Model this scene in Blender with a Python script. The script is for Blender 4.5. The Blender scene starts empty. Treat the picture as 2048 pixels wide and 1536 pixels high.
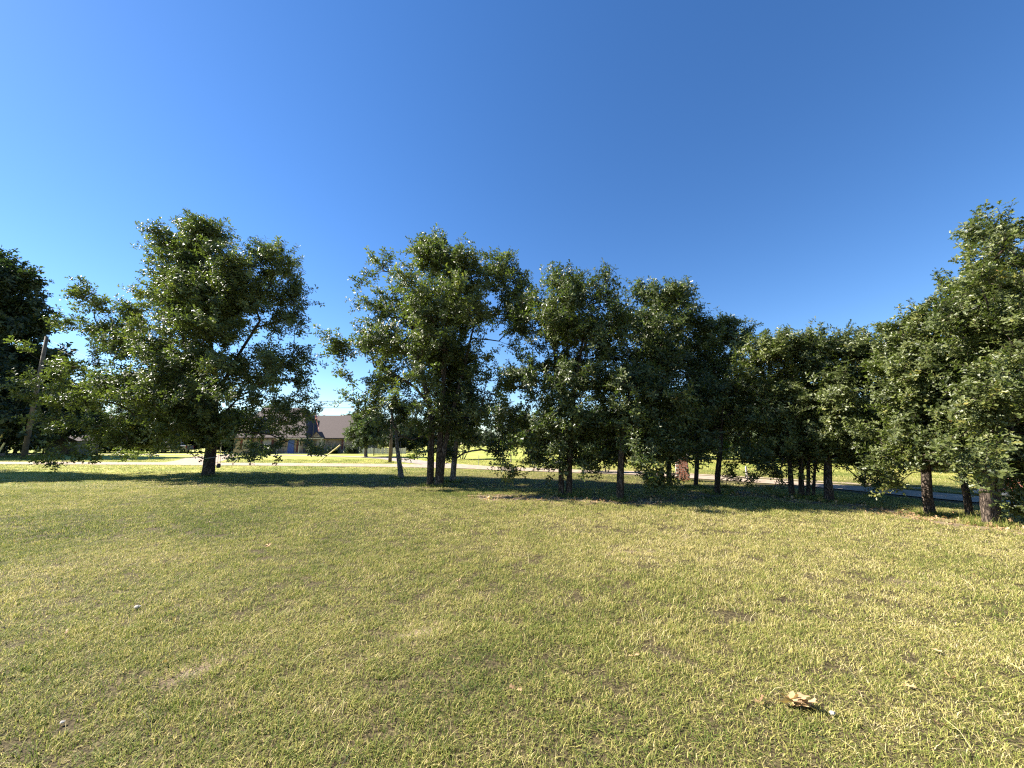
import bpy, math, random
import numpy as np
from mathutils import Vector, Matrix

SC = bpy.context.scene
COL = SC.collection

# ------------------------------------------------------------------ camera
cam_d = bpy.data.cameras.new('camera')
cam = bpy.data.objects.new('camera', cam_d)
COL.objects.link(cam)
cam_d.sensor_fit = 'HORIZONTAL'
cam_d.sensor_width = 36.0
cam_d.lens = 13.52
cam_d.clip_start = 0.05
cam_d.clip_end = 3000
cam.location = (0, 0, 1.6)
cam.rotation_euler = (math.radians(90 + 8.8), 0, 0)
SC.camera = cam

# ------------------------------------------------------------------ sky, sun, exposure
SUN_EL = math.radians(40)
SX, SY = -0.98, 0.19                    # horizontal direction towards the sun
_l = math.hypot(SX, SY)
SX, SY = SX / _l, SY / _l
world = bpy.data.worlds.new('World')
SC.world = world
world.use_nodes = True
wn = world.node_tree.nodes
wl = world.node_tree.links
wn.clear()
sky = wn.new('ShaderNodeTexSky')
sky.sky_type = 'NISHITA'
sky.sun_disc = False
sky.sun_elevation = SUN_EL
sky.sun_rotation = math.atan2(SX, SY)
sky.altitude = 300
sky.air_density = 1.0
sky.dust_density = 0.08
sky.ozone_density = 3.0
hs = wn.new('ShaderNodeHueSaturation')
hs.inputs['Saturation'].default_value = 1.23
hs.inputs['Hue'].default_value = 0.506
hs.inputs['Value'].default_value = 1.0
bg = wn.new('ShaderNodeBackground')
bg.inputs['Strength'].default_value = 0.060
wo = wn.new('ShaderNodeOutputWorld')
wl.new(sky.outputs[0], hs.inputs['Color'])
wl.new(hs.outputs[0], bg.inputs['Color'])
wl.new(bg.outputs[0], wo.inputs['Surface'])

sun_d = bpy.data.lights.new('sun', 'SUN')
sun_d.energy = 5.0
sun_d.angle = math.radians(0.53)
sun_d.color = (1.0, 0.93, 0.82)
sun = bpy.data.objects.new('sun', sun_d)
COL.objects.link(sun)
sv = Vector((SX * math.cos(SUN_EL), SY * math.cos(SUN_EL), math.sin(SUN_EL)))
sun.rotation_euler = (-sv).to_track_quat('-Z', 'Y').to_euler()
sun.location = (0, 0, 40)

SC.view_settings.view_transform = 'Standard'
SC.view_settings.look = 'None'
SC.view_settings.exposure = 1.85
SC.view_settings.gamma = 1.0
SC.view_settings.use_curve_mapping = False
SC.render.engine = 'CYCLES'
SC.cycles.max_bounces = 6
SC.cycles.diffuse_bounces = 3
SC.cycles.glossy_bounces = 2
SC.cycles.transmission_bounces = 4
SC.cycles.transparent_max_bounces = 4
SC.cycles.use_denoising = False
SC.cycles.use_adaptive_sampling = False
SC.cycles.adaptive_threshold = 0.02
SC.cycles.pixel_filter_type = 'BLACKMAN_HARRIS'
SC.cycles.filter_width = 1.2

# ------------------------------------------------------------------ helpers
def tag(o, label=None, cat=None, group=None, kind=None):
    if label: o['label'] = label
    if cat: o['category'] = cat
    if group: o['group'] = group
    if kind: o['kind'] = kind
    return o

def empty(name, loc=(0, 0, 0), rz=0.0):
    o = bpy.data.objects.new(name, None)
    o.location = loc
    o.rotation_euler = (0, 0, rz)
    o.empty_display_size = 0.3
    COL.objects.link(o)
    return o

def mesh_obj(name, verts, faces, mat=None, parent=None, smooth=False, attrs=None):
    me = bpy.data.meshes.new(name)
    me.from_pydata([tuple(v) for v in verts], [], [tuple(f) for f in faces])
    me.update()
    if smooth:
        me.shade_smooth()
    if mat: me.materials.append(mat)
    if attrs:
        for k, (dom, typ, arr) in attrs.items():
            a = me.attributes.new(k, typ, dom)
            a.data.foreach_set('value' if typ in ('FLOAT', 'INT') else 'vector', np.asarray(arr).ravel())
    o = bpy.data.objects.new(name, me)
    COL.objects.link(o)
    if parent: o.parent = parent
    return o

class MB:
    """collects boxes, tubes and prisms and links them as one mesh object"""
    def __init__(s): s.v = []; s.f = []
    def add(s, vs, fs):
        b = len(s.v)
        s.v += [tuple(v) for v in vs]
        s.f += [tuple(i + b for i in f) for f in fs]
        return s
    def box(s, x0, x1, y0, y1, z0, z1):
        vs = [(x0,y0,z0),(x1,y0,z0),(x1,y1,z0),(x0,y1,z0),(x0,y0,z1),(x1,y0,z1),(x1,y1,z1),(x0,y1,z1)]
        return s.add(vs, [(0,3,2,1),(4,5,6,7),(0,1,5,4),(1,2,6,5),(2,3,7,6),(3,0,4,7)])
    def tube(s, pts, rad, n=8, cap=True):
        pts = [Vector(p) for p in pts]
        if not hasattr(rad, '__len__'): rad = [rad] * len(pts)
        vs = []; fs = []
        ref = Vector((0.31, 0.17, 0.9))
        for i, p in enumerate(pts):
            d = (pts[min(i + 1, len(pts) - 1)] - pts[max(i - 1, 0)])
            if d.length < 1e-9: d = Vector((0, 0, 1))
            d.normalize()
            a = d.cross(ref)
            if a.length < 0.2: a = d.cross(Vector((1, 0, 0)))
            a.normalize(); b = d.cross(a)
            for k in range(n):
                t = 2 * math.pi * k / n
                vs.append(p + (a * math.cos(t) + b * math.sin(t)) * rad[i])
        for i in range(len(pts) - 1):
            for k in range(n):
                k2 = (k + 1) % n
                fs.append((i*n+k, i*n+k2, (i+1)*n+k2, (i+1)*n+k))
        if cap:
            fs.append(tuple(range(n))[::-1]); fs.append(tuple((len(pts)-1)*n + k for k in range(n)))
        return s.add(vs, fs)
    def prism(s, poly, y0, y1):
        n = len(poly)
        vs = [(x, y0, z) for x, z in poly] + [(x, y1, z) for x, z in poly]
        fs = [tuple(range(n)), tuple(range(n, 2*n))[::-1]]
        fs += [(i, i + n, (i+1) % n + n, (i+1) % n) for i in range(n)]
        return s.add(vs, fs)
    def build(s, name, mat, parent=None, smooth=False):
        return mesh_obj(name, s.v, s.f, mat, parent, smooth)

def _hash(ix, iy, seed):
    h = np.sin(ix * 127.1 + iy * 311.7 + seed * 74.7) * 43758.5453
    return h - np.floor(h)
def vnoise(x, y, seed=0):
    x = np.asarray(x, float); y = np.asarray(y, float)
    ix = np.floor(x); iy = np.floor(y); fx = x - ix; fy = y - iy
    fx = fx*fx*(3-2*fx); fy = fy*fy*(3-2*fy)
    a = _hash(ix, iy, seed); b = _hash(ix+1, iy, seed); c = _hash(ix, iy+1, seed); d = _hash(ix+1, iy+1, seed)
    return (a*(1-fx)+b*fx)*(1-fy) + (c*(1-fx)+d*fx)*fy
def fbm(x, y, seed=0, o=3):
    r = 0; a = 0.5; t = 0
    for i in range(o):
        r = r + a * vnoise(np.asarray(x) * 2**i, np.asarray(y) * 2**i, seed + i * 13); t += a; a *= 0.5
    return r / t
def sstep(a, b, x):
    t = np.clip((np.asarray(x, float) - a) / (b - a), 0, 1)
    return t*t*(3-2*t)
def zg(x, y):
    """height of the lawn"""
    m = (1 - sstep(17, 23, y)) * (1 - sstep(5, 9, x))
    return m * (0.13 * (fbm(np.asarray(x) * 0.13 + 5, np.asarray(y) * 0.16, 3, 2) - 0.5) + 0.03 * (vnoise(np.asarray(x)*0.9, np.asarray(y)*0.9, 8) - 0.5))

# ------------------------------------------------------------------ materials
def nmat(name):
    m = bpy.data.materials.new(name)
    m.use_nodes = True
    nt = m.node_tree
    nt.nodes.clear()
    out = nt.nodes.new('ShaderNodeOutputMaterial')
    return m, nt, out
def N(nt, t, **k):
    n = nt.nodes.new(t)
    for a, b in k.items():
        if a in n.inputs: n.inputs[a].default_value = b
        else: setattr(n, a, b)
    return n
def mixc(nt, fac, a, b, blend='MIX'):
    n = nt.nodes.new('ShaderNodeMix'); n.data_type = 'RGBA'; n.blend_type = blend
    for sock, v in ((n.inputs[0], fac), (n.inputs[6], a), (n.inputs[7], b)):
        if isinstance(v, (int, float)): sock.default_value = v
        elif isinstance(v, tuple): sock.default_value = v if len(v) == 4 else (*v, 1)
        else: nt.links.new(v, sock)
    return n.outputs[2]
def ramp(nt, src, stops):
    r = nt.nodes.new('ShaderNodeValToRGB')
    while len(r.color_ramp.elements) < len(stops): r.color_ramp.elements.new(0.5)
    for e, (p, c) in zip(r.color_ramp.elements, stops):
        e.position = p; e.color = (*c, 1) if len(c) == 3 else c
    nt.links.new(src, r.inputs[0])
    return r.outputs[0]
def mrange(nt, src, a, b, c=0.0, d=1.0):
    m = N(nt, 'ShaderNodeMapRange')
    m.inputs[1].default_value = a; m.inputs[2].default_value = b; m.inputs[3].default_value = c; m.inputs[4].default_value = d
    nt.links.new(src, m.inputs[0]); return m.outputs[0]
def attr(nt, name, typ='GEOMETRY'):
    a = nt.nodes.new('ShaderNodeAttribute'); a.attribute_name = name; a.attribute_type = typ
    return a

def simple(name, col, rough=0.7, var=0.25, scale=6.0, bump=0.2, metal=0.0, spec=0.4, detail=6):
    m, nt, out = nmat(name)
    tc = N(nt, 'ShaderNodeTexCoord')
    nz = N(nt, 'ShaderNodeTexNoise'); nz.inputs['Scale'].default_value = scale; nz.inputs['Detail'].default_value = detail
    nt.links.new(tc.outputs['Object'], nz.inputs['Vector'])
    d = tuple(c * (1 - var) for c in col); l = tuple(min(1, c * (1 + var)) for c in col)
    c = ramp(nt, nz.outputs[0], [(0.3, d), (0.7, l)])
    b = N(nt, 'ShaderNodeBsdfPrincipled')
    b.inputs['Roughness'].default_value = rough; b.inputs['Metallic'].default_value = metal
    b.inputs['Specular IOR Level'].default_value = spec
    nt.links.new(c, b.inputs['Base Color'])
    if bump:
        bp = N(nt, 'ShaderNodeBump'); bp.inputs['Strength'].default_value = bump; bp.inputs['Distance'].default_value = 0.02
        nt.links.new(nz.outputs[0], bp.inputs['Height']); nt.links.new(bp.outputs[0], b.inputs['Normal'])
    nt.links.new(b.outputs[0], out.inputs[0])
    return m

GREEN = (0.215, 0.255, 0.050)
DEEP = (0.075, 0.120, 0.022)
STRAW = (0.62, 0.515, 0.215)

def grass_colour(nt, tone):
    """tone 0 = fresh green, 1 = dry straw"""
    return ramp(nt, tone, [(0.0, DEEP), (0.25, GREEN), (0.55, (0.42, 0.385, 0.112)), (0.8, STRAW), (1.0, (0.68, 0.58, 0.34))])

def mat_grass():
    m, nt, out = nmat('grass_blade')
    a = attr(nt, 'bt')                    # per blade
    i = attr(nt, 'tone', 'INSTANCER')     # per tuft, from the lawn's own dry and green patches
    oi = N(nt, 'ShaderNodeObjectInfo')
    add = N(nt, 'ShaderNodeMath', operation='ADD'); nt.links.new(a.outputs['Fac'], add.inputs[0]); nt.links.new(i.outputs['Fac'], add.inputs[1])
    r = mrange(nt, oi.outputs['Random'], 0, 1, -0.12, 0.12)
    add2 = N(nt, 'ShaderNodeMath', operation='ADD'); nt.links.new(add.outputs[0], add2.inputs[0]); nt.links.new(r, add2.inputs[1])
    c = grass_colour(nt, add2.outputs[0])
    b = N(nt, 'ShaderNodeBsdfPrincipled'); b.inputs['Roughness'].default_value = 0.65; b.inputs['Specular IOR Level'].default_value = 0.22
    t = N(nt, 'ShaderNodeBsdfTranslucent')
    nt.links.new(c, b.inputs['Base Color']); nt.links.new(c, t.inputs['Color'])
    mx = N(nt, 'ShaderNodeMixShader'); mx.inputs[0].default_value = 0.42
    nt.links.new(b.outputs[0], mx.inputs[1]); nt.links.new(t.outputs[0], mx.inputs[2]); nt.links.new(mx.outputs[0], out.inputs[0])
    return m

def mat_ground():
    m, nt, out = nmat('ground_turf')
    geo = N(nt, 'ShaderNodeNewGeometry')
    tone = attr(nt, 'tone').outputs['Fac']
    dirt = attr(nt, 'dirt').outputs['Fac']
    far = attr(nt, 'far').outputs['Fac']
    def nz(scale, detail=4, dist=0.0):
        n = N(nt, 'ShaderNodeTexNoise'); n.inputs['Scale'].default_value = scale; n.inputs['Detail'].default_value = detail
        nt.links.new(geo.outputs['Position'], n.inputs['Vector']); return n.outputs[0]
    n1, n2, n3 = nz(0.5, 5), nz(7.0, 6), nz(45.0, 4)
    s = N(nt, 'ShaderNodeMath', operation='ADD'); nt.links.new(tone, s.inputs[0]); nt.links.new(mrange(nt, n1, 0.3, 0.7, 0.14, 0.36), s.inputs[1])
    s2 = N(nt, 'ShaderNodeMath', operation='ADD'); nt.links.new(s.outputs[0], s2.inputs[0]); nt.links.new(mrange(nt, n2, 0.25, 0.75, -0.22, 0.22), s2.inputs[1])
    s3 = N(nt, 'ShaderNodeMath', operation='ADD'); nt.links.new(s2.outputs[0], s3.inputs[0]); nt.links.new(mrange(nt, n3, 0.3, 0.7, -0.15, 0.15), s3.inputs[1])
    turf = grass_colour(nt, s3.outputs[0])
    thatch = ramp(nt, n3, [(0.35, (0.032, 0.025, 0.014)), (0.62, (0.10, 0.08, 0.04)), (0.8, (0.28, 0.23, 0.12))])
    soil = ramp(nt, n2, [(0.25, (0.17, 0.115, 0.07)), (0.5, (0.30, 0.225, 0.15)), (0.75, (0.46, 0.37, 0.27))])
    c = mixc(nt, far, thatch, turf)
    c = mixc(nt, dirt, c, soil)
    b = N(nt, 'ShaderNodeBsdfPrincipled'); b.inputs['Roughness'].default_value = 0.9; b.inputs['Specular IOR Level'].default_value = 0.1
    nt.links.new(c, b.inputs['Base Color'])
    bp = N(nt, 'ShaderNodeBump'); bp.inputs['Strength'].default_value = 0.6; bp.inputs['Distance'].default_value = 0.03
    nt.links.new(n3, bp.inputs['Height']); nt.links.new(bp.outputs[0], b.inputs['Normal'])
    nt.links.new(b.outputs[0], out.inputs[0])
    return m

def mat_leaf(name, dark, light, rough=0.38, transl=0.32, yellow=0.0, spec=0.5):
    m, nt, out = nmat(name)
    oi = N(nt, 'ShaderNodeObjectInfo')
    a = attr(nt, 'lt').outputs['Fac']
    i = attr(nt, 'tone', 'INSTANCER').outputs['Fac']
    s = N(nt, 'ShaderNodeMath', operation='ADD'); nt.links.new(a, s.inputs[0]); nt.links.new(i, s.inputs[1])
    s2 = N(nt, 'ShaderNodeMath', operation='ADD'); nt.links.new(s.outputs[0], s2.inputs[0]); nt.links.new(mrange(nt, oi.outputs['Random'], 0, 1, -0.12, 0.12), s2.inputs[1])
    c = ramp(nt, s2.outputs[0], [(0.0, dark), (0.6, light), (0.9, tuple(x * k for x, k in zip(light, (1.7, 1.35, 1.1)))), (1.0, (0.30, 0.20, 0.05))])
    b = N(nt, 'ShaderNodeBsdfPrincipled'); b.inputs['Roughness'].default_value = rough; b.inputs['Specular IOR Level'].default_value = spec
    t = N(nt, 'ShaderNodeBsdfTranslucent')
    ct = mixc(nt, 1.0, c, (1.1, 1.35, 0.60), 'MULTIPLY')
    nt.links.new(c, b.inputs['Base Color']); nt.links.new(ct, t.inputs['Color'])
    mx = N(nt, 'ShaderNodeMixShader'); mx.inputs[0].default_value = transl
    nt.links.new(b.outputs[0], mx.inputs[1]); nt.links.new(t.outputs[0], mx.inputs[2]); nt.links.new(mx.outputs[0], out.inputs[0])
    return m

def mat_bark(name, dark, light, scale=9):
    m, nt, out = nmat(name)
    tc = N(nt, 'ShaderNodeTexCoord')
    mp = N(nt, 'ShaderNodeMapping'); mp.inputs['Scale'].default_value = (1, 1, 0.28)
    nt.links.new(tc.outputs['Object'], mp.inputs[0])
    v = N(nt, 'ShaderNodeTexVoronoi', feature='DISTANCE_TO_EDGE'); v.inputs['Scale'].default_value = scale * 2.2
    nz = N(nt, 'ShaderNodeTexNoise'); nz.inputs['Scale'].default_value = scale; nz.inputs['Detail'].default_value = 8
    wv = mixc(nt, 0.25, mp.outputs[0], nz.outputs['Color'])
    nt.links.new(mp.outputs[0], nz.inputs['Vector']); nt.links.new(wv, v.inputs['Vector'])
    f = N(nt, 'ShaderNodeMath', operation='MULTIPLY'); nt.links.new(mrange(nt, v.outputs[0], 0.0, 0.25), f.inputs[0]); nt.links.new(mrange(nt, nz.outputs[0], 0.25, 0.7, 0.3, 1.0), f.inputs[1])
    c = ramp(nt, f.outputs[0], [(0.05, dark), (0.8, light)])
    b = N(nt, 'ShaderNodeBsdfPrincipled'); b.inputs['Roughness'].default_value = 0.9; b.inputs['Specular IOR Level'].default_value = 0.15
    nt.links.new(c, b.inputs['Base Color'])
    bp = N(nt, 'ShaderNodeBump'); bp.inputs['Strength'].default_value = 0.9; bp.inputs['Distance'].default_value = 0.03
    nt.links.new(f.outputs[0], bp.inputs['Height']); nt.links.new(bp.outputs[0], b.inputs['Normal'])
    nt.links.new(b.outputs[0], out.inputs[0])
    return m

M_GRASS = mat_grass()
M_GROUND = mat_ground()
M_BARK = mat_bark('oak_bark', (0.025, 0.019, 0.015), (0.17, 0.13, 0.10))
M_BARKP = mat_bark('pale_bark', (0.10, 0.085, 0.07), (0.36, 0.31, 0.26))
M_LEAF = mat_leaf('oak_leaf', (0.034, 0.048, 0.014), (0.115, 0.140, 0.038), rough=0.42, spec=0.45)
M_LEAFB = mat_leaf('oak_leaf_olive', (0.040, 0.054, 0.016), (0.135, 0.158, 0.044), rough=0.45, spec=0.48)
M_LEAFD = mat_leaf('evergreen_leaf', (0.016, 0.028, 0.010), (0.042, 0.062, 0.020), rough=0.5)
M_LEAFL = mat_leaf('light_leaf', (0.07, 0.11, 0.02), (0.16, 0.22, 0.04), rough=0.5, transl=0.4)
M_LEAFS = mat_leaf('grey_green_leaf', (0.04, 0.06, 0.025), (0.10, 0.13, 0.055), rough=0.5)
M_DRY = mat_leaf('dry_leaf', (0.20, 0.11, 0.05), (0.50, 0.33, 0.17), rough=0.7, transl=0.15)
M_ROAD = simple('gravel_road', (0.30, 0.23, 0.165), 0.95, 0.28, 3.0, 0.5)
M_TRACK = simple('asphalt_lane', (0.27, 0.225, 0.185), 0.95, 0.2, 2.5, 0.3)
M_WOODPOLE = simple('weathered_pole_shaded', (0.10, 0.08, 0.06), 0.85, 0.35, 5, 0.4)  # wood colour darkened to stand in for the big left tree's shade
M_WIRE = simple('black_wire', (0.03, 0.03, 0.03), 0.6, 0.1, 1, 0)
M_YEL = simple('yellow_guard', (0.62, 0.52, 0.22), 0.6, 0.12, 3, 0.05)
M_STEEL = simple('steel', (0.35, 0.36, 0.37), 0.4, 0.1, 5, 0, metal=0.8)
M_WHITE = simple('white_paint', (0.52, 0.49, 0.46), 0.6, 0.06, 4, 0.05)
M_BLACK = simple('black_metal', (0.02, 0.02, 0.022), 0.45, 0.1, 4, 0)

# ------------------------------------------------------------------ leaf sprigs and tufts (sources for scattered foliage, never linked to the scene)
rng = np.random.default_rng(11)
OAK = [(0.0, 0.0), (0.10, 0.05), (0.26, 0.09), (0.34, 0.24), (0.46, 0.27), (0.52, 0.12), (0.66, 0.14), (0.76, 0.30), (0.88, 0.22), (0.86, 0.08), (1.0, 0.0)]
def leaf_geo(V, Fc, T, origin, direc, up, L, W, tone, curl, simple_leaf=False):
    """one lobed leaf: two halves folded along the midrib"""
    d = direc / np.linalg.norm(direc)
    s = np.cross(d, up); s /= (np.linalg.norm(s) + 1e-9)
    u = np.cross(s, d)
    prof = [(0, 0), (0.4, 0.26), (0.8, 0.22), (1, 0)] if simple_leaf else OAK
    for sg in (1, -1):
        b = len(V)
        ring = []
        for t, w in prof:
            p = origin + d * (t * L) + s * (sg * w * W * 2) + u * (abs(w) * W * 0.7 - curl * t * t * L)
            ring.append(p)
        # triangulate against the midrib
        mid = [origin + d * (t * L) + u * (-curl * t * t * L) for t in (0.3, 0.6, 0.85)]
        V.extend(ring); nb = len(ring)
        V.extend(mid)
        if simple_leaf:
            fs = [(0, 1, 2, 3)]
        else:
            m0, m1, m2 = nb, nb + 1, nb + 2
            fs = [(0, 1, 2, m0), (m0, 2, 3, 4), (m0, 4, 5, m1), (m1, 5, 6), (m1, 6, 7, 8), (m1, 8, 9, m2), (m2, 9, 10)]
        for f in fs:
            f = tuple(b + i for i in (f if sg > 0 else f[::-1]))
            Fc.append(f); T.append(tone)

def sprig_mesh(name, mat, seed, nleaf=7, L=0.145, W=0.062, simple_leaf=False, spread=0.10, twig=True):
    r = np.random.default_rng(seed)
    V = []; Fc = []; T = []
    for i in range(nleaf):
        a = 2.4 * i + r.uniform(-0.4, 0.4)
        tilt = r.uniform(-0.25, 0.95)
        d = np.array([math.cos(a) * math.cos(tilt), math.sin(a) * math.cos(tilt), math.sin(tilt)])
        up = np.array([-math.cos(a) * math.sin(tilt), -math.sin(a) * math.sin(tilt), math.cos(tilt)]) + r.normal(0, 0.35, 3)
        o = np.array([0, 0, spread * (i / nleaf - 0.5) * 1.6]) + d * 0.012 + r.normal(0, 0.008, 3)
        k = r.uniform(0.7, 1.2)
        leaf_geo(V, Fc, T, o, d, up, L * k, W * k * r.uniform(0.85, 1.15), float(np.clip(r.normal(0.35, 0.16), 0, 0.85)), r.uniform(-0.05, 0.35), simple_leaf)
    me = bpy.data.meshes.new(name)
    me.from_pydata([tuple(v) for v in V], [], Fc); me.update()
    me.materials.append(mat)
    a = me.attributes.new('lt', 'FLOAT', 'FACE'); a.data.foreach_set('value', np.array(T, dtype=np.float32))
    return bpy.data.objects.new(name, me)

def tuft_mesh(name, mat, seed, nb=70, rad=0.10, hmin=0.014, hmax=0.048, w=0.0025, lean=1.1, segs=2):
    r = np.random.default_rng(seed)
    V = []; Fc = []; T = []
    for i in range(nb):
        q = rad * math.sqrt(r.uniform(0, 1)); a = r.uniform(0, 6.283)
        p = np.array([q * math.cos(a), q * math.sin(a), -0.004])
        h = r.uniform(hmin, hmax) * (1.45 if r.uniform() < 0.05 else 1)
        la = r.uniform(0, 6.283); ln = abs(r.normal(0, lean)) * h
        dx = np.array([math.cos(la), math.sin(la), 0]); sd = np.array([-math.sin(la), math.cos(la), 0]); sa = r.uniform(-1.2, 1.2)
        sd = sd * math.cos(sa) + dx * math.sin(sa) * 0.6
        ww = w * r.uniform(0.7, 1.35)
        p1 = p + dx * ln * 0.45 + np.array([0, 0, h * 0.62]); p2 = p + dx * ln * 1.08 + np.array([0, 0, h * r.uniform(0.7, 1.0)])
        b = len(V)
        V.extend([p - sd * ww, p + sd * ww, p1 + sd * ww * 0.8, p1 - sd * ww * 0.8, p2])
        Fc.extend([(b, b + 1, b + 2, b + 3), (b + 3, b + 2, b + 4)])
        t = float(np.clip(r.normal(0.15, 0.13), 0, 0.6)) if r.uniform() < 0.66 else float(r.uniform(0.35, 0.8))
        T.extend([t, t])
    me = bpy.data.meshes.new(name)
    me.from_pydata([tuple(v) for v in V], [], Fc); me.update(); me.materials.append(mat)
    a = me.attributes.new('bt', 'FLOAT', 'FACE'); a.data.foreach_set('value', np.array(T, dtype=np.float32))
    return bpy.data.objects.new(name, me)

def source_set(name, objs):
    c = bpy.data.collections.new(name)
    for o in objs: c.objects.link(o)
    return c

def scatter_group(name, coll):
    ng = bpy.data.node_groups.new(name, 'GeometryNodeTree')
    ng.interface.new_socket('Geometry', in_out='INPUT', socket_type='NodeSocketGeometry')
    ng.interface.new_socket('Geometry', in_out='OUTPUT', socket_type='NodeSocketGeometry')
    n = ng.nodes; l = ng.links
    gi = n.new('NodeGroupInput'); go = n.new('NodeGroupOutput')
    ip = n.new('GeometryNodeInstanceOnPoints')
    ci = n.new('GeometryNodeCollectionInfo'); ci.inputs[0].default_value = coll
    ci.inputs['Separate Children'].default_value = True; ci.inputs['Reset Children'].default_value = True
    def na(nm, typ):
        x = n.new('GeometryNodeInputNamedAttribute'); x.data_type = typ; x.inputs[0].default_value = nm; return x.outputs[0]
    l.new(gi.outputs[0], ip.inputs['Points']); l.new(ci.outputs[0], ip.inputs['Instance'])
    ip.inputs['Pick Instance'].default_value = True
    l.new(na('idx', 'INT'), ip.inputs['Instance Index'])
    er = n.new('FunctionNodeEulerToRotation'); l.new(na('rot', 'FLOAT_VECTOR'), er.inputs[0])
    l.new(er.outputs[0], ip.inputs['Rotation'])
    l.new(na('scl', 'FLOAT_VECTOR'), ip.inputs['Scale'])
    l.new(ip.outputs[0], go.inputs[0])
    return ng

def scatter_obj(name, pts, rot, scl, idx, tone, group, parent=None):
    me = bpy.data.meshes.new(name)
    n = len(pts)
    me.vertices.add(n)
    me.vertices.foreach_set('co', np.asarray(pts, np.float32).ravel())
    def A(k, t, arr, f):
        a = me.attributes.new(k, t, 'POINT'); a.data.foreach_set(f, np.asarray(arr).ravel())
    A('rot', 'FLOAT_VECTOR', np.asarray(rot, np.float32), 'vector')
    scl = np.asarray(scl, np.float32)
    if scl.ndim == 1: scl = np.repeat(scl[:, None], 3, 1)
    A('scl', 'FLOAT_VECTOR', scl, 'vector')
    A('idx', 'INT', np.asarray(idx, np.int32), 'value')
    A('tone', 'FLOAT', np.asarray(tone, np.float32), 'value')
    me.update()
    o = bpy.data.objects.new(name, me); COL.objects.link(o)
    md = o.modifiers.new('scatter', 'NODES'); md.node_group = group
    if parent: o.parent = parent
    return o

def sprigs(name, mat, **k):
    return scatter_group(name + '_scatter', source_set(name + '_source', [sprig_mesh(f'{name}_{i}', mat, 100 + i * 7 + len(name), **k) for i in range(5)]))
G_OAK = sprigs('oak_sprig', M_LEAF)
G_OLIVE = sprigs('olive_oak_sprig', M_LEAFB)
G_DARK = sprigs('dark_sprig', M_LEAFD, nleaf=9, L=0.14, W=0.07, simple_leaf=True)
G_LIGHT = sprigs('light_sprig', M_LEAFL, nleaf=8, L=0.12, W=0.07, simple_leaf=True)
G_GREY = sprigs('grey_sprig', M_LEAFS, nleaf=9, L=0.14, W=0.07, simple_leaf=True)
G_GRASS = scatter_group('grass_scatter', source_set('grass_source', [tuft_mesh(f'tuft_{i}', M_GRASS, 40 + i) for i in range(8)]))
G_GRASSF = scatter_group('grass_far_scatter', source_set('grass_far_source', [tuft_mesh(f'far_tuft_{i}', M_GRASS, 70 + i, nb=46, rad=0.12, hmin=0.012, hmax=0.032, w=0.0034, lean=1.0) for i in range(6)]))

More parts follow.
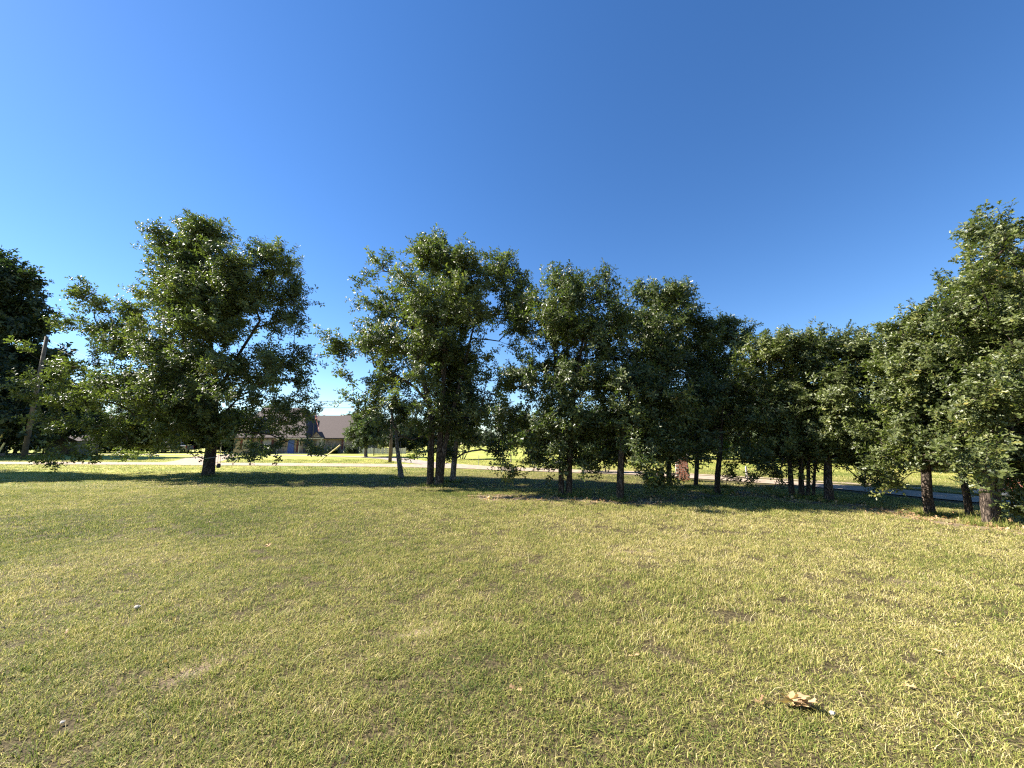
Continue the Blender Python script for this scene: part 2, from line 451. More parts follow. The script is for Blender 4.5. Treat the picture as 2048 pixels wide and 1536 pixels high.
# ------------------------------------------------------------------ trees
def grow_tree(name, spec, group, leafset, bark, seed, dens=1.0, sprig=1.0, depth=0.8, wood_sides=5, fill=1.0, tone0=0.0, gap=0.0, holes=(), lowcopy=1.3):
    """name, base, trunks [(radius, [(x, z)...])], limbs, blobs (x, z, rx, rz) in metres from the base"""
    r = np.random.default_rng(seed)
    bx, by = spec['base']
    root = empty(name, (bx, by, float(zg(bx, by)) - 0.02))
    trunks = spec['trunks']
    tops = []
    pos = []; par = []; plen = []; trunk_id = []
    def add_chain(pts, parent_i, tid):
        prev = parent_i
        for p in pts:
            pos.append(np.array(p, float)); par.append(prev); trunk_id.append(tid)
            plen.append(0 if prev < 0 else plen[prev] + np.linalg.norm(pos[-1] - pos[prev]))
            prev = len(pos) - 1
        return prev
    def densify(pl3, step):
        out = [pl3[0]]
        for a, b in zip(pl3[:-1], pl3[1:]):
            a = np.array(a, float); b = np.array(b, float)
            k = max(1, int(round(np.linalg.norm(b - a) / step)))
            for i in range(1, k + 1): out.append(a + (b - a) * i / k)
        return out
    for ti, (rad, pl2) in enumerate(trunks):
        y = 0.0; pts = []
        for j, (x, z) in enumerate(pl2):
            pts.append((x, y, z)); y += r.uniform(-0.12, 0.12) * (0 if j == 0 else 1)
        add_chain(densify(pts, 0.45), -1, ti)
    n_trunk = len(pos)
    for lp in spec['limbs']:
        side = r.uniform(-0.25, 0.25)
        pts = [(x, side * (abs(x - lp[0][0])), z) for x, z in lp]
        d = [np.linalg.norm(np.array(pts[0]) - pos[i]) for i in range(n_trunk)]
        j = int(np.argmin(d))
        add_chain(densify([pos[j]] + pts[1:], 0.45)[1:], j, trunk_id[j])
    # crown volume -> cluster centres
    xc = np.mean([t[1][-1][0] for t in trunks])
    vols = []
    for (x, z, rx, rz) in spec['blobs']:
        vols.append((x, r.uniform(-0.15, 0.15), z, rx, rz, 1.0))
        R = x - xc * min(1, max(0, z / 6))
        if z < lowcopy and by < 40: continue
        if abs(R) > 0.5 * rx or abs(R) > 0.6:
            nc = 2 if abs(R) < 2.2 else 3
            for k in range(nc):
                ang = r.choice([-1, 1]) * r.uniform(0.7, 2.0)
                vols.append((xc * min(1, max(0, z / 6)) + R * math.cos(ang) * 0.95, R * math.sin(ang) * depth, z + r.uniform(-0.2, 0.2) * rz, rx * 0.9, rz * 0.95, 0.62))
        else:
            for sg in (-1, 1):
                vols.append((x + r.uniform(-0.2, 0.2), sg * rx * r.uniform(0.8, 1.2) * depth, z - 0.15 * rz, rx * 0.85, rz * 0.85, 0.62))
    cl = []
    for vi, (x, y, z, rx, rz, wt) in enumerate(vols):
        if abs(y) > 0.3 and by > 4:      # the rounded crown: its sides fall away from the widest line
            f = (by + y) / by
            z = 1.6 + (z - 1.6) * f * (1 if y < 0 else 0.95); x = (bx + x) * f - bx; rx *= min(f, 1); rz *= min(f, 1)
        k = dens * wt * math.pi * rx * rz * 5.4
        k = int(k) + (1 if r.uniform() < k - int(k) else 0)
        k = max(k, 1)
        for _ in range(k):
            v = r.normal(0, 1, 3); v /= np.linalg.norm(v); q = r.uniform(0.35, 1) ** 0.6
            ex = max(rx - 0.22 * sprig, 0.3 * rx) * q; ez = max(rz - 0.25 * sprig, 0.3 * rz) * q
            cl.append((x + v[0] * ex, y + v[1] * ex, z + v[2] * ez))
    cl = [c for c in cl if c[2] > 0.12 and not any(a < c[0] < b and d < c[2] < e for a, b, d, e in holes)]
    if gap > 0:
        cl = [c for c in cl if fbm(c[0] * 0.9 + seed, (c[2] + c[1] * 0.5) * 0.9, seed, 2) > gap]
    cl = np.array(cl)
    order = np.argsort([np.min(np.linalg.norm(np.array(pos[:n_trunk]) - c, axis=1)) for c in cl])
    tips = []
    for oi in order:
        c = cl[oi]
        P = np.array(pos); L = np.array(plen)
        D = np.linalg.norm(P - c, axis=1)
        H = c[2] - P[:, 2]
        cost = D + 0.22 * L + np.where(H < -0.2, 0.8 * (-H), 0)
        low = (P[:, 2] < 0.9) & (np.arange(len(P)) < n_trunk)
        cost = cost + np.where(low, 5.0, 0)
        j = int(np.argmin(cost)); a = P[j]
        pj = par[j]
        dirn = (a - pos[pj]) if pj >= 0 else np.array([0, 0, 1.0])
        dirn = dirn / (np.linalg.norm(dirn) + 1e-9)
        ln = np.linalg.norm(c - a)
        if ln < 0.15:
            tips.append((c, (c - a) / (ln + 1e-6) + np.array([0, 0, 0.3]), trunk_id[j])); continue
        ctrl = a + (c - a) * 0.45 + dirn * ln * 0.22 + np.array([0, 0, 0.12 * ln]) + r.normal(0, 0.04, 3) * ln
        k = max(2, int(ln / 0.35))
        pts = []
        for i in range(1, k + 1):
            t = i / k
            pts.append((1-t)**2 * a + 2*t*(1-t) * ctrl + t*t * c + r.normal(0, 0.015, 3))
        add_chain(pts, j, trunk_id[j])
        e = pts[-1] - (pts[-2] if len(pts) > 1 else a)
        tips.append((c, e / (np.linalg.norm(e) + 1e-9), trunk_id[j]))
    # sprigs on short shoots around every branch end
    SP = []; SR = []; SS = []; ST = []
    shoots = []
    cz0 = np.mean(cl[:, :2], axis=0)
    for (c, e, tid) in tips:
        ct = r.normal(0, 0.10)
        nsh = int(round(r.integers(4, 7) * fill))
        for s in range(max(1, nsh)):
            out = np.array([c[0] - cz0[0], c[1] - cz0[1], 0]); out /= (np.linalg.norm(out) + 0.4)
            d = e * 0.6 + out * 0.35 + np.array([0, 0, 0.35]) + r.normal(0, 0.62, 3)
            d /= np.linalg.norm(d)
            ln = r.uniform(0.30, 0.78) * sprig
            st = c + r.normal(0, 0.10, 3) * sprig
            en = st + d * ln
            shoots.append((st, en, tid))
            m = max(2, int(ln / (0.12 * sprig)))
            for i in range(m):
                t = (i + 0.6) / m
                SP.append(st + d * ln * t + r.normal(0, 0.045, 3) * sprig)
                zdir = d * 0.6 + np.array([0, 0, 0.5]) + r.normal(0, 0.4, 3)
                q = Vector(zdir).to_track_quat('Z', 'Y').to_euler()
                SR.append((q.x, q.y, q.z)); SS.append(sprig * r.uniform(0.75, 1.15))
                ST.append(ct + tone0 + (0.35 if r.uniform() < 0.003 else 0))
    SP = np.array(SP)
    ok = SP[:, 2] > 0.06
    idx = r.integers(0, 5, len(SP))
    cr = scatter_obj('crown', SP[ok], np.array(SR)[ok], np.array(SS)[ok], idx[ok], np.array(ST)[ok], leafset, root)
    cr['kind'] = 'stuff'
    # wood, one mesh per stem; radii by the pipe rule
    npos = len(pos); w = np.zeros(npos)
    child = [[] for _ in range(npos)]
    for i in range(npos):
        if par[i] >= 0: child[par[i]].append(i)
    tipr = 0.009
    for i in range(npos - 1, -1, -1):
        w[i] = max(w[i], tipr ** 2.3)
        if par[i] >= 0: w[par[i]] += w[i]
    rad = w ** (1 / 2.3)
    for i in range(n_trunk):
        zt = trunks[trunk_id[i]][1][-1][1]
        rad[i] *= 1 - 0.5 * min(1, max(0, pos[i][2] / zt))
    rootidx = [i for i in range(npos) if par[i] < 0]
    for ti, ri in enumerate(rootidx):
        k = trunks[ti][0] / rad[ri]
        sel = [i for i in range(npos) if trunk_id[i] == ti]
        for i in sel:
            rad[i] = tipr + (rad[i] - tipr) * k if rad[i] > tipr else rad[i]
    for ti, ri in enumerate(rootidx):
        mb = MB()
        stack = [(ri, None)]
        while stack:
            s0, frm = stack.pop()
            chain = [s0]
            while child[chain[-1]]:
                ch = sorted(child[chain[-1]], key=lambda q: -rad[q])
                for q in ch[1:]: stack.append((q, chain[-1]))
                chain.append(ch[0])
            pts = [pos[i] for i in chain]; rr = [rad[i] for i in chain]
            if frm is not None:
                pts = [pos[frm]] + pts; rr = [min(rad[frm], rr[0] * 1.15)] + rr
            if frm is None:
                # root flare and a knobbly stem
                R0 = rr[0]
                p0 = np.array(pts[0]); d0 = np.array(pts[1]) - p0
                pts = [p0 - np.array([0, 0, 0.08]), p0, p0 + d0 * 0.12, p0 + d0 * 0.4] + pts[1:]
                rr = [R0 * 1.5, R0 * 1.28, R0 * 1.08, R0 * 1.0] + rr[1:]
                b = len(mb.v)
                mb.tube(pts, rr, 14)
                for q in range(b, len(mb.v)):
                    x, y, z = mb.v[q]; kk = (q - b) // 14
                    kk = min(kk, len(pts) - 1); cx, cy, cz = pts[kk]
                    an = math.atan2(y - cy, x - cx)
                    f = 1 + 0.09 * math.sin(an * 3 + seed) * (2.2 if kk < 3 else 1) + 0.07 * math.sin(an * 5 + z * 3) + r.uniform(-0.04, 0.04)
                    mb.v[q] = (cx + (x - cx) * f, cy + (y - cy) * f, z)
            else:
                mb.tube(pts, rr, wood_sides if rr[0] < 0.04 else 8, cap=False)
        for st, en, tid in shoots:
            if tid == ti: mb.tube([st, en], [0.006, 0.003], 3, cap=False)
        mb.build('trunk', bark, root, smooth=True)
    tag(root, group=group)
    return root

TREES = {
'T1': {'base':(-14.93,19.35),'trunks':[(0.258,[(0.0,0.0),(-0.01,1.28),(-0.1,2.52),(-0.15,3.78),(-0.41,5.32),(-0.78,6.9),(-1.39,9.08),(-1.74,11.32)])],'limbs':[[(-0.13,2.52),(-0.91,3.14),(-2.16,4.03),(-3.54,4.8),(-5.19,5.58)],[(-0.15,2.89),(0.6,3.14),(1.4,3.9),(2.61,4.54)],[(-0.02,1.77),(-1.42,2.27),(-3.21,2.52),(-4.96,2.52)],[(-0.18,4.03),(0.68,5.84),(1.75,7.98)],[(-0.3,4.54),(-1.57,6.37),(-2.89,8.53),(-3.6,10.75)],[(-0.04,1.97),(1.08,2.22),(2.6,2.07),(3.89,1.53)]],'blobs':[(-1.95,13.0,0.81,0.87),(-1.27,12.47,0.81,0.81),(-4.01,12.18,0.59,0.81),(-3.04,10.61,1.33,1.33),(-2.54,11.89,0.81,0.81),(-0.89,12.76,0.7,0.76),(-0.22,11.61,0.81,0.81),(1.11,11.75,0.7,0.65),(2.07,11.46,0.7,0.59),(3.49,9.08,0.58,0.79),(-0.93,10.75,1.6,1.6),(2.01,10.75,1.33,1.47),(3.04,9.63,0.74,0.93),(1.44,8.53,1.97,1.71),(-1.42,8.25,2.1,1.83),(-4.43,8.25,0.92,0.73),(-7.57,9.3,0.66,0.69),(-6.57,8.53,0.79,0.52),(-8.66,7.76,0.37,0.21),(-7.85,7.58,0.65,0.26),(-5.85,7.31,1.17,0.47),(-3.77,6.37,2.07,1.16),(-6.45,5.45,1.15,0.64),(-7.48,5.45,0.9,0.36),(-9.55,6.24,0.57,0.23),(-8.6,3.9,0.89,0.33),(-6.72,4.03,1.77,0.89),(-4.44,4.03,2.03,1.01),(-2.38,3.78,2.28,1.14),(0.71,5.58,2.57,1.41),(3.28,5.58,1.03,1.28),(4.4,5.98,0.72,0.36),(4.11,4.8,0.89,0.64),(-4.67,2.27,2.25,0.6),(-2.18,2.32,2.0,0.45),(1.31,2.39,2.0,0.75),(3.3,2.52,1.75,0.88),(-0.74,2.77,1.51,0.75),(2.9,1.45,1.99,0.5),(4.43,0.99,0.79,0.3),(-6.47,1.09,1.36,0.22),(-7.79,0.84,0.49,0.15),(-3.96,1.65,0.95,0.5),(-0.76,0.94,0.54,0.2),(0.38,1.77,1.0,0.35),(4.45,3.78,1.01,0.51),(4.0,3.14,1.26,0.45),(2.2,3.47,1.26,0.5),(-4.14,12.76,0.65,0.65),(0.26,9.63,1.59,1.32),(3.61,7.71,0.78,0.78),(-4.19,9.35,0.79,0.66),(-5.06,6.37,1.29,0.72),(4.9,1.28,0.5,0.3),(-8.92,5.19,0.77,0.51),(-8.28,2.82,0.8,0.4),(-9.61,4.54,0.56,0.36),(-5.61,6.64,1.16,0.62),(-7.04,7.44,0.73,0.36)],'n':330},
'M': {'base':(-2.94,14.91),'trunks':[(0.141,[(-0.15,0.0),(-0.16,1.36),(-0.15,2.31),(-0.29,3.08),(-0.59,4.27),(-0.89,5.48),(-1.29,6.94),(-1.65,8.22)]),(0.141,[(0.15,0.0),(0.17,1.36),(0.19,2.5),(0.24,3.67),(0.27,5.28),(0.33,6.94),(0.18,8.65)]),(0.113,[(0.22,0.05),(0.34,1.36),(0.54,2.5),(0.81,3.67),(1.17,5.28),(1.54,6.94)])],'limbs':[[(-0.19,1.81),(-0.5,1.87),(-0.88,1.73),(-1.36,1.89)],[(-0.29,3.08),(-0.86,3.77),(-1.67,4.27),(-2.67,4.67)]],'blobs':[(-1.88,8.76,0.66,0.78),(-2.14,7.89,0.71,0.61),(-0.65,8.98,0.93,0.72),(0.79,8.98,0.93,0.78),(2.04,8.22,0.72,0.82),(-2.68,8.48,0.25,0.16),(-1.6,7.15,1.22,1.11),(0.22,7.36,1.83,1.22),(1.95,6.72,1.11,1.11),(-1.93,5.69,1.2,0.9),(-3.51,5.38,0.9,0.56),(-4.42,5.58,0.32,0.28),(-3.13,4.07,1.18,0.59),(-1.67,4.37,1.18,0.59),(0.27,5.48,1.79,1.0),(2.46,5.28,0.99,0.89),(0.51,3.87,1.57,0.78),(2.27,3.87,1.18,0.78),(-2.49,3.08,1.17,0.43),(-3.57,3.28,0.58,0.31),(1.31,2.69,1.16,0.58),(-0.99,2.11,0.31,0.23),(-0.38,1.26,0.23,0.38),(2.67,2.69,0.77,0.48),(2.76,7.15,0.81,0.91),(3.16,5.28,0.6,0.89),(3.16,7.79,0.45,0.45),(-3.28,8.22,0.2,0.12),(-2.4,8.98,0.54,0.49),(2.34,8.76,0.58,0.54),(-2.93,7.36,0.57,0.57),(1.62,9.26,0.5,0.37),(2.65,8.54,0.53,0.49),(-0.05,9.53,0.46,0.33),(-1.28,9.31,0.46,0.37),(3.26,6.52,0.7,0.91)],'n':300},
'X': {'base':(-5.12,18.26),'trunks':[(0.162,[(0.0,0.0),(-0.15,0.84),(-0.29,1.76),(-0.39,2.47),(-0.37,3.06)])],'limbs':[],'blobs':[(-0.34,3.29,0.76,0.52),(-1.01,2.58,0.59,0.28),(0.48,2.47,0.52,0.24),(-0.75,2.04,0.42,0.16)],'n':45},
'N': {'base':(-2.47,16.41),'trunks':[(0.135,[(0.0,0.0),(0.06,0.92),(0.13,1.75),(0.17,2.59),(0.23,3.88),(0.31,5.2)])],'limbs':[],'blobs':[(0.1,4.76,1.09,0.87),(0.24,3.45,1.18,0.86),(1.11,2.8,0.96,0.75),(-0.59,2.59,0.53,0.53),(1.96,2.17,0.85,0.53),(0.37,2.06,0.47,0.34),(-0.24,1.23,0.21,0.29),(1.97,1.23,0.63,0.38)],'n':110},
'O': {'base':(1.65,12.25),'trunks':[(0.093,[(-0.12,0.0),(-0.12,0.78),(-0.07,1.71),(-0.11,2.98),(-0.25,4.29),(-0.39,5.64)]),(0.1,[(0.12,0.03),(0.14,0.78),(0.18,1.71),(0.3,2.98),(0.57,4.45),(0.86,5.99)])],'limbs':[],'blobs':[(-0.46,6.42,0.67,0.58),(0.8,6.72,0.7,0.54),(1.37,6.33,0.5,0.58),(0.02,5.47,1.16,0.83),(1.24,5.13,0.74,0.82),(-1.05,5.64,0.58,0.74),(-0.74,4.29,1.14,0.81),(0.39,3.96,1.13,0.81),(-1.39,3.46,0.81,0.73),(-0.28,2.82,0.96,0.72),(1.02,3.3,0.56,0.56),(-1.4,2.18,0.87,0.56),(-0.29,1.71,0.79,0.47),(0.66,1.87,0.55,0.47),(-1.09,1.17,0.7,0.34),(-1.56,0.71,0.5,0.19),(-0.46,0.94,0.47,0.22),(0.56,1.17,0.39,0.22),(-1.71,1.55,0.55,0.31),(-0.77,1.87,0.71,0.39),(-1.13,6.33,0.47,0.67),(1.67,5.47,0.46,0.74),(-0.04,7.04,0.5,0.34),(1.22,6.95,0.44,0.37),(-0.63,6.95,0.37,0.34),(-2.03,2.5,0.48,0.4)],'n':300},
'Q': {'base':(3.1,11.4),'trunks':[(0.115,[(0.0,0.0),(0.04,0.7),(0.11,1.56),(0.22,2.44),(0.47,3.33),(0.86,4.1)])],'limbs':[],'blobs':[(0.6,3.49,0.83,0.42),(-0.25,2.96,0.52,0.33),(1.33,3.03,1.05,0.6),(0.91,3.72,0.53,0.27),(0.4,2.44,0.89,0.52),(1.57,2.14,1.03,0.59),(-0.35,2.14,0.44,0.37),(0.94,1.41,0.88,0.44),(1.94,1.13,0.8,0.51),(1.32,0.56,0.72,0.26),(1.88,0.21,0.36,0.14),(-0.51,1.7,0.29,0.23),(0.61,0.7,0.43,0.17),(1.69,1.7,0.88,0.51),(2.4,1.41,0.44,0.51),(0.06,1.41,0.58,0.26),(2.19,0.56,0.51,0.2)],'n':230},
'R': {'base':(5.73,14.41),'trunks':[(0.091,[(0.0,0.0),(0.05,1.36),(0.1,2.84),(0.13,4.76),(0.13,6.35)])],'limbs':[],'blobs':[(-0.32,7.06,0.69,0.63),(0.56,7.06,0.75,0.63),(1.2,6.35,0.49,0.68),(0.0,5.95,1.26,0.87),(-1.33,6.35,0.78,0.78),(-1.58,5.15,0.77,0.77),(-0.26,4.76,1.34,0.96),(1.18,4.76,0.77,0.96),(-1.06,3.98,0.95,0.76),(0.41,3.22,1.13,0.94),(0.97,1.91,0.74,0.93),(-0.59,7.48,0.51,0.43),(0.88,7.37,0.47,0.47),(1.46,5.95,0.43,0.58),(-1.61,6.76,0.49,0.55)],'n':200},
'S': {'base':(6.76,14.57),'trunks':[(0.083,[(0.0,0.0),(0.17,1.36),(0.5,3.24),(0.91,4.8)])],'limbs':[],'blobs':[(1.09,5.8,0.78,0.63),(0.57,5.39,0.58,0.78),(1.6,6.1,0.59,0.43),(2.34,5.59,0.47,0.47),(1.97,5.8,0.59,0.59),(1.3,4.8,1.16,0.77),(0.63,3.62,0.96,0.96),(2.0,4.01,0.77,0.77),(0.71,2.29,0.94,0.94)],'n':130},
'T': {'base':(6.58,12.73),'trunks':[(0.104,[(0.0,0.0),(0.06,0.59),(0.18,1.39),(0.33,2.37),(0.54,3.37)])],'limbs':[],'blobs':[(0.54,3.37,0.84,0.67),(1.13,2.53,0.83,0.66),(0.1,2.04,0.82,0.66),(0.7,1.39,0.98,0.49),(-0.45,1.23,0.49,0.41),(1.16,1.07,0.49,0.29),(1.53,3.2,0.5,0.5)],'n':130},
'U1': {'base':(8.32,11.81),'trunks':[(0.082,[(0.0,0.0),(0.03,0.81),(0.02,1.86),(-0.03,3.08)])],'limbs':[],'blobs':[(-0.11,4.51,0.63,0.55),(-0.68,4.35,0.47,0.47),(0.3,4.67,0.47,0.44),(-0.58,3.71,0.62,0.62),(-0.03,3.08,0.77,0.77),(-0.59,2.16,0.92,0.61),(-0.99,1.11,0.9,0.38),(-1.34,0.59,0.67,0.18),(-0.48,0.23,0.45,0.12),(0.1,1.41,0.76,0.45)],'n':150},
'U2': {'base':(8.53,11.71),'trunks':[(0.081,[(0.0,0.0),(0.06,0.68),(0.23,1.7),(0.49,3.07)])],'limbs':[],'blobs':[(0.8,4.65,0.5,0.44),(0.39,4.49,0.44,0.44),(1.17,4.49,0.44,0.44),(0.55,3.85,0.77,0.62),(0.58,2.76,0.84,0.69),(0.15,1.7,0.9,0.53),(-0.1,0.82,0.74,0.27)],'n':130},
'U3': {'base':(8.79,11.71),'trunks':[(0.059,[(-0.07,0.0),(0.04,0.82),(0.3,2.0),(0.68,3.23)]),(0.052,[(0.08,0.01),(0.25,0.97),(0.7,2.15)])],'limbs':[],'blobs':[(1.14,4.49,0.55,0.44),(1.63,4.65,0.47,0.44),(1.35,3.69,0.77,0.7),(0.89,2.46,0.76,0.68),(0.9,1.41,0.75,0.38),(0.39,0.89,0.45,0.21)],'n':120},
'V': {'base':(8.88,11.11),'trunks':[(0.119,[(0.0,-0.0),(0.02,0.58),(0.18,1.42),(0.52,2.41),(0.95,3.44)])],'limbs':[],'blobs':[(1.65,4.26,0.52,0.47),(1.29,4.34,0.42,0.42),(2.08,4.19,0.41,0.47),(1.24,3.44,0.73,0.66),(1.84,3.0,0.58,0.66),(1.13,2.13,0.86,0.65),(0.59,1.28,0.71,0.43),(1.42,1.14,0.71,0.43),(1.05,0.52,0.63,0.21),(-0.09,1.56,0.43,0.43)],'n':170},
'W': {'base':(9.43,9.06),'trunks':[(0.102,[(0.06,0.0),(0.05,0.44),(0.08,1.0),(0.17,1.68),(0.29,2.62),(0.51,3.59)])],'limbs':[],'blobs':[(-0.08,4.08,0.42,0.39),(0.87,3.71,0.54,0.48),(-0.13,3.34,0.54,0.48),(0.84,2.03,0.59,0.47),(-0.1,2.03,0.59,0.47),(0.64,4.4,0.44,0.41),(0.27,3.59,0.72,0.54),(1.16,3.83,0.6,0.6),(-0.24,2.62,0.71,0.59),(0.59,2.62,0.71,0.71),(-0.62,1.68,0.58,0.47),(0.04,1.45,0.7,0.46),(0.7,1.22,0.58,0.35),(-0.85,0.94,0.46,0.16),(-0.54,0.66,0.34,0.11)],'n':250},
'X2': {'base':(9.79,8.59),'trunks':[(0.07,[(0.03,0.0),(0.05,0.5),(0.11,1.14),(0.18,2.01),(0.32,3.14)])],'limbs':[],'blobs':[(0.71,4.68,0.4,0.4),(0.37,4.74,0.28,0.26),(1.07,4.43,0.39,0.39),(0.3,3.66,0.44,0.39),(0.4,3.25,0.57,0.57),(-0.06,2.57,0.51,0.51),(0.75,2.68,0.56,0.68),(0.16,1.9,0.56,0.44),(0.35,1.14,0.44,0.27)],'n':120},
'Y': {'base':(9.48,7.98),'trunks':[(0.124,[(0.04,0.0),(0.04,0.38),(0.08,0.87),(0.16,1.47),(0.27,2.29),(0.5,3.35),(0.86,4.68)]),(0.055,[(0.15,0.04),(0.25,0.58),(0.44,1.27),(0.87,2.29),(1.4,3.35)])],'limbs':[],'blobs':[(1.98,6.18,0.29,0.27),(1.33,5.82,0.16,0.16),(1.65,5.4,0.4,0.35),(1.15,4.77,0.39,0.39),(2.04,5.14,0.49,0.55),(2.53,5.14,0.66,0.88),(0.95,4.34,0.65,0.54),(1.64,4.01,0.75,0.75),(0.43,4.12,0.37,0.34),(0.83,3.13,0.74,0.63),(1.79,2.71,0.84,0.94),(0.23,2.18,0.62,0.47),(1.02,1.98,0.62,0.52),(0.36,1.27,0.61,0.31),(1.06,1.17,0.51,0.41),(0.5,0.43,0.4,0.2),(1.21,0.48,0.5,0.4),(-0.22,1.17,0.31,0.2),(1.18,2.81,0.63,0.52),(0.69,4.77,0.15,0.15),(2.57,6.32,0.5,0.5),(1.35,4.68,0.54,0.54),(0.34,3.35,0.53,0.53),(0.81,0.97,0.41,0.3),(1.63,1.47,0.61,0.72),(2.07,4.01,0.75,0.64)],'n':320},
'SAP': {'base':(7.77,14.41),'trunks':[(0.036,[(0.02,0.0),(0.09,0.64),(0.13,1.36)])],'limbs':[],'blobs':[(0.14,1.45,0.26,0.26)],'n':10},
'T0': {'base':(-68.56,48.79),'trunks':[(1.061,[(0.0,0.0),(-0.67,3.91),(-1.47,9.67),(-2.26,16.33)])],'limbs':[],'blobs':[(-1.77,25.04,2.69,2.36),(2.09,22.55,2.34,2.34),(4.37,19.41,2.12,1.32),(1.73,17.69,3.95,2.64),(-3.18,19.06,4.63,4.63),(3.98,16.33,2.63,1.64),(5.67,10.98,3.87,3.23),(1.42,9.67,5.14,4.5),(8.01,12.3,1.82,1.62),(8.98,7.09,3.19,2.87),(5.65,4.54,4.43,2.85),(-3.08,9.67,5.14,5.79),(10.83,3.91,3.16,1.89),(2.25,2.66,4.4,1.57)],'n':300},
'HT': {'base':(-17.6,46.99),'trunks':[(0.24,[(0.0,0.0),(-0.01,1.13),(0.09,2.62),(0.2,3.83)])],'limbs':[],'blobs':[(0.0,4.13,1.83,1.22),(-1.32,2.92,1.46,0.85),(1.58,3.1,1.46,0.97),(0.12,2.02,2.06,0.73),(0.56,5.04,1.22,0.73)],'n':80},
'CM': {'base':(-5.18,40.95),'trunks':[(0.065,[(-0.16,0.0),(-0.38,0.67),(-1.09,1.71)]),(0.065,[(0.0,0.0),(0.14,0.93),(-0.04,1.97)]),(0.065,[(0.16,0.0),(0.56,0.82),(1.02,1.71)])],'limbs':[],'blobs':[(-1.09,1.97,1.16,0.74),(1.01,2.07,1.16,0.74),(-0.05,2.75,1.48,0.74)],'n':50},
'CR': {'base':(13.42,15.08),'trunks':[(0.038,[(-0.08,0.0),(-0.17,0.41),(-0.32,0.88)]),(0.038,[(0.0,0.0),(0.1,0.41),(0.14,0.97)]),(0.033,[(0.08,0.0),(0.33,0.41),(0.55,0.88)])],'limbs':[],'blobs':[(-0.38,1.16,0.68,0.48),(0.77,1.07,0.67,0.42),(0.25,1.54,0.77,0.48)],'n':50},
'GS': {'base':(5.25,21.99),'trunks':[(0.042,[(0.0,0.0),(-0.09,0.55),(-0.15,1.24)]),(0.035,[(0.11,0.0),(0.36,0.55),(0.68,0.96)])],'limbs':[],'blobs':[(-0.16,1.1,0.51,0.45),(-1.16,0.55,0.62,0.34),(0.3,0.55,0.45,0.34),(-0.13,1.8,0.45,0.4),(-0.72,1.1,0.45,0.34)],'n':50},
'LS': {'base':(2.04,29.58),'trunks':[(0.057,[(0.0,0.0),(0.08,0.56),(0.16,1.11)])],'limbs':[],'blobs':[(0.28,0.93,0.53,0.53),(-0.11,0.56,0.45,0.3)],'n':50},
'YG': {'base':(-0.09,33.44),'trunks':[(0.064,[(0.0,0.0),(-0.0,0.84),(-0.09,1.47)])],'limbs':[],'blobs':[(-0.09,1.69,0.86,0.6),(0.34,2.33,0.6,0.43)],'n':50},

}

# ------------------------------------------------------------------ roads
ROAD = [(-120,36),(-80,34),(-41.5,32.4),(-24.7,31.0),(-16,30.0),(-8,28.5),(-3.5,27.0),(-0.8,25.4),(3.2,23.2),(7.1,20.7),(9.9,17.9),(11.7,15.4),(12.6,13.3),(13.3,11.3),(14.2,9.2),(15.6,6.5),(18,2)]
DRIVE = [(-1.5,25.9),(-4,28.6),(-8,34),(-13.5,42.8),(-20,48.5),(-27,52),(-38,55),(-52,57),(-80,58),(-130,60)]
PAD = [(-26.5,31.6),(-30,38),(-36,47),(-40,55)]
def smooth_line(P, step=1.0):
    P = [np.array(p, float) for p in P]; out = []
    for i in range(len(P) - 1):
        p0 = P[max(i-1, 0)]; p1 = P[i]; p2 = P[i+1]; p3 = P[min(i+2, len(P)-1)]
        k = max(2, int(np.linalg.norm(p2 - p1) / step))
        for j in range(k):
            t = j / k
            out.append(0.5 * ((2*p1) + (-p0+p2)*t + (2*p0-5*p1+4*p2-p3)*t*t + (-p0+3*p1-3*p2+p3)*t**3))
    out.append(P[-1]); return np.array(out)
LINES = [(smooth_line(ROAD), 1.45), (smooth_line(DRIVE), 1.3), (smooth_line(PAD), 2.0)]
def road_dist(x, y):
    x = np.asarray(x, float); y = np.asarray(y, float)
    best = np.full(x.shape, 99.0)
    for L, hw in LINES:
        for a, b in zip(L[:-1:2], list(L[2::2]) + [L[-1]]):
            d = b - a; q = max(d @ d, 1e-6)
            t = np.clip(((x - a[0]) * d[0] + (y - a[1]) * d[1]) / q, 0, 1)
            best = np.minimum(best, np.hypot(x - a[0] - t * d[0], y - a[1] - t * d[1]) - hw)
    return best
PATCHES = [(-2.28,2.88,.10,.18,-.55),(-0.98,3.42,.13,.08,.2),(-1.16,3.33,.05,.035,0),(-0.78,3.5,.13,.03,.3),(-2.95,2.78,.07,.035,-.3),(1.75,6.0,.5,.09,.1),(4.6,4.7,.5,.09,.1),(-2.9,3.6,.05,.03,0),(5.5,6.6,.5,.09,0)]
def dirt_at(x, y):
    d = np.zeros(np.shape(x))
    for px, py, a, b, an in PATCHES:
        c, s = math.cos(an), math.sin(an)
        u = ((x - px) * c + (y - py) * s) / a; v = (-(x - px) * s + (y - py) * c) / b
        q = np.sqrt(u*u + v*v) + 0.5 * (fbm(x * 9, y * 9, 5, 2) - 0.5)
        d = np.maximum(d, (1 - sstep(0.6, 1.05, q)) * (1.0 if a < .35 else 0.45))
    return d
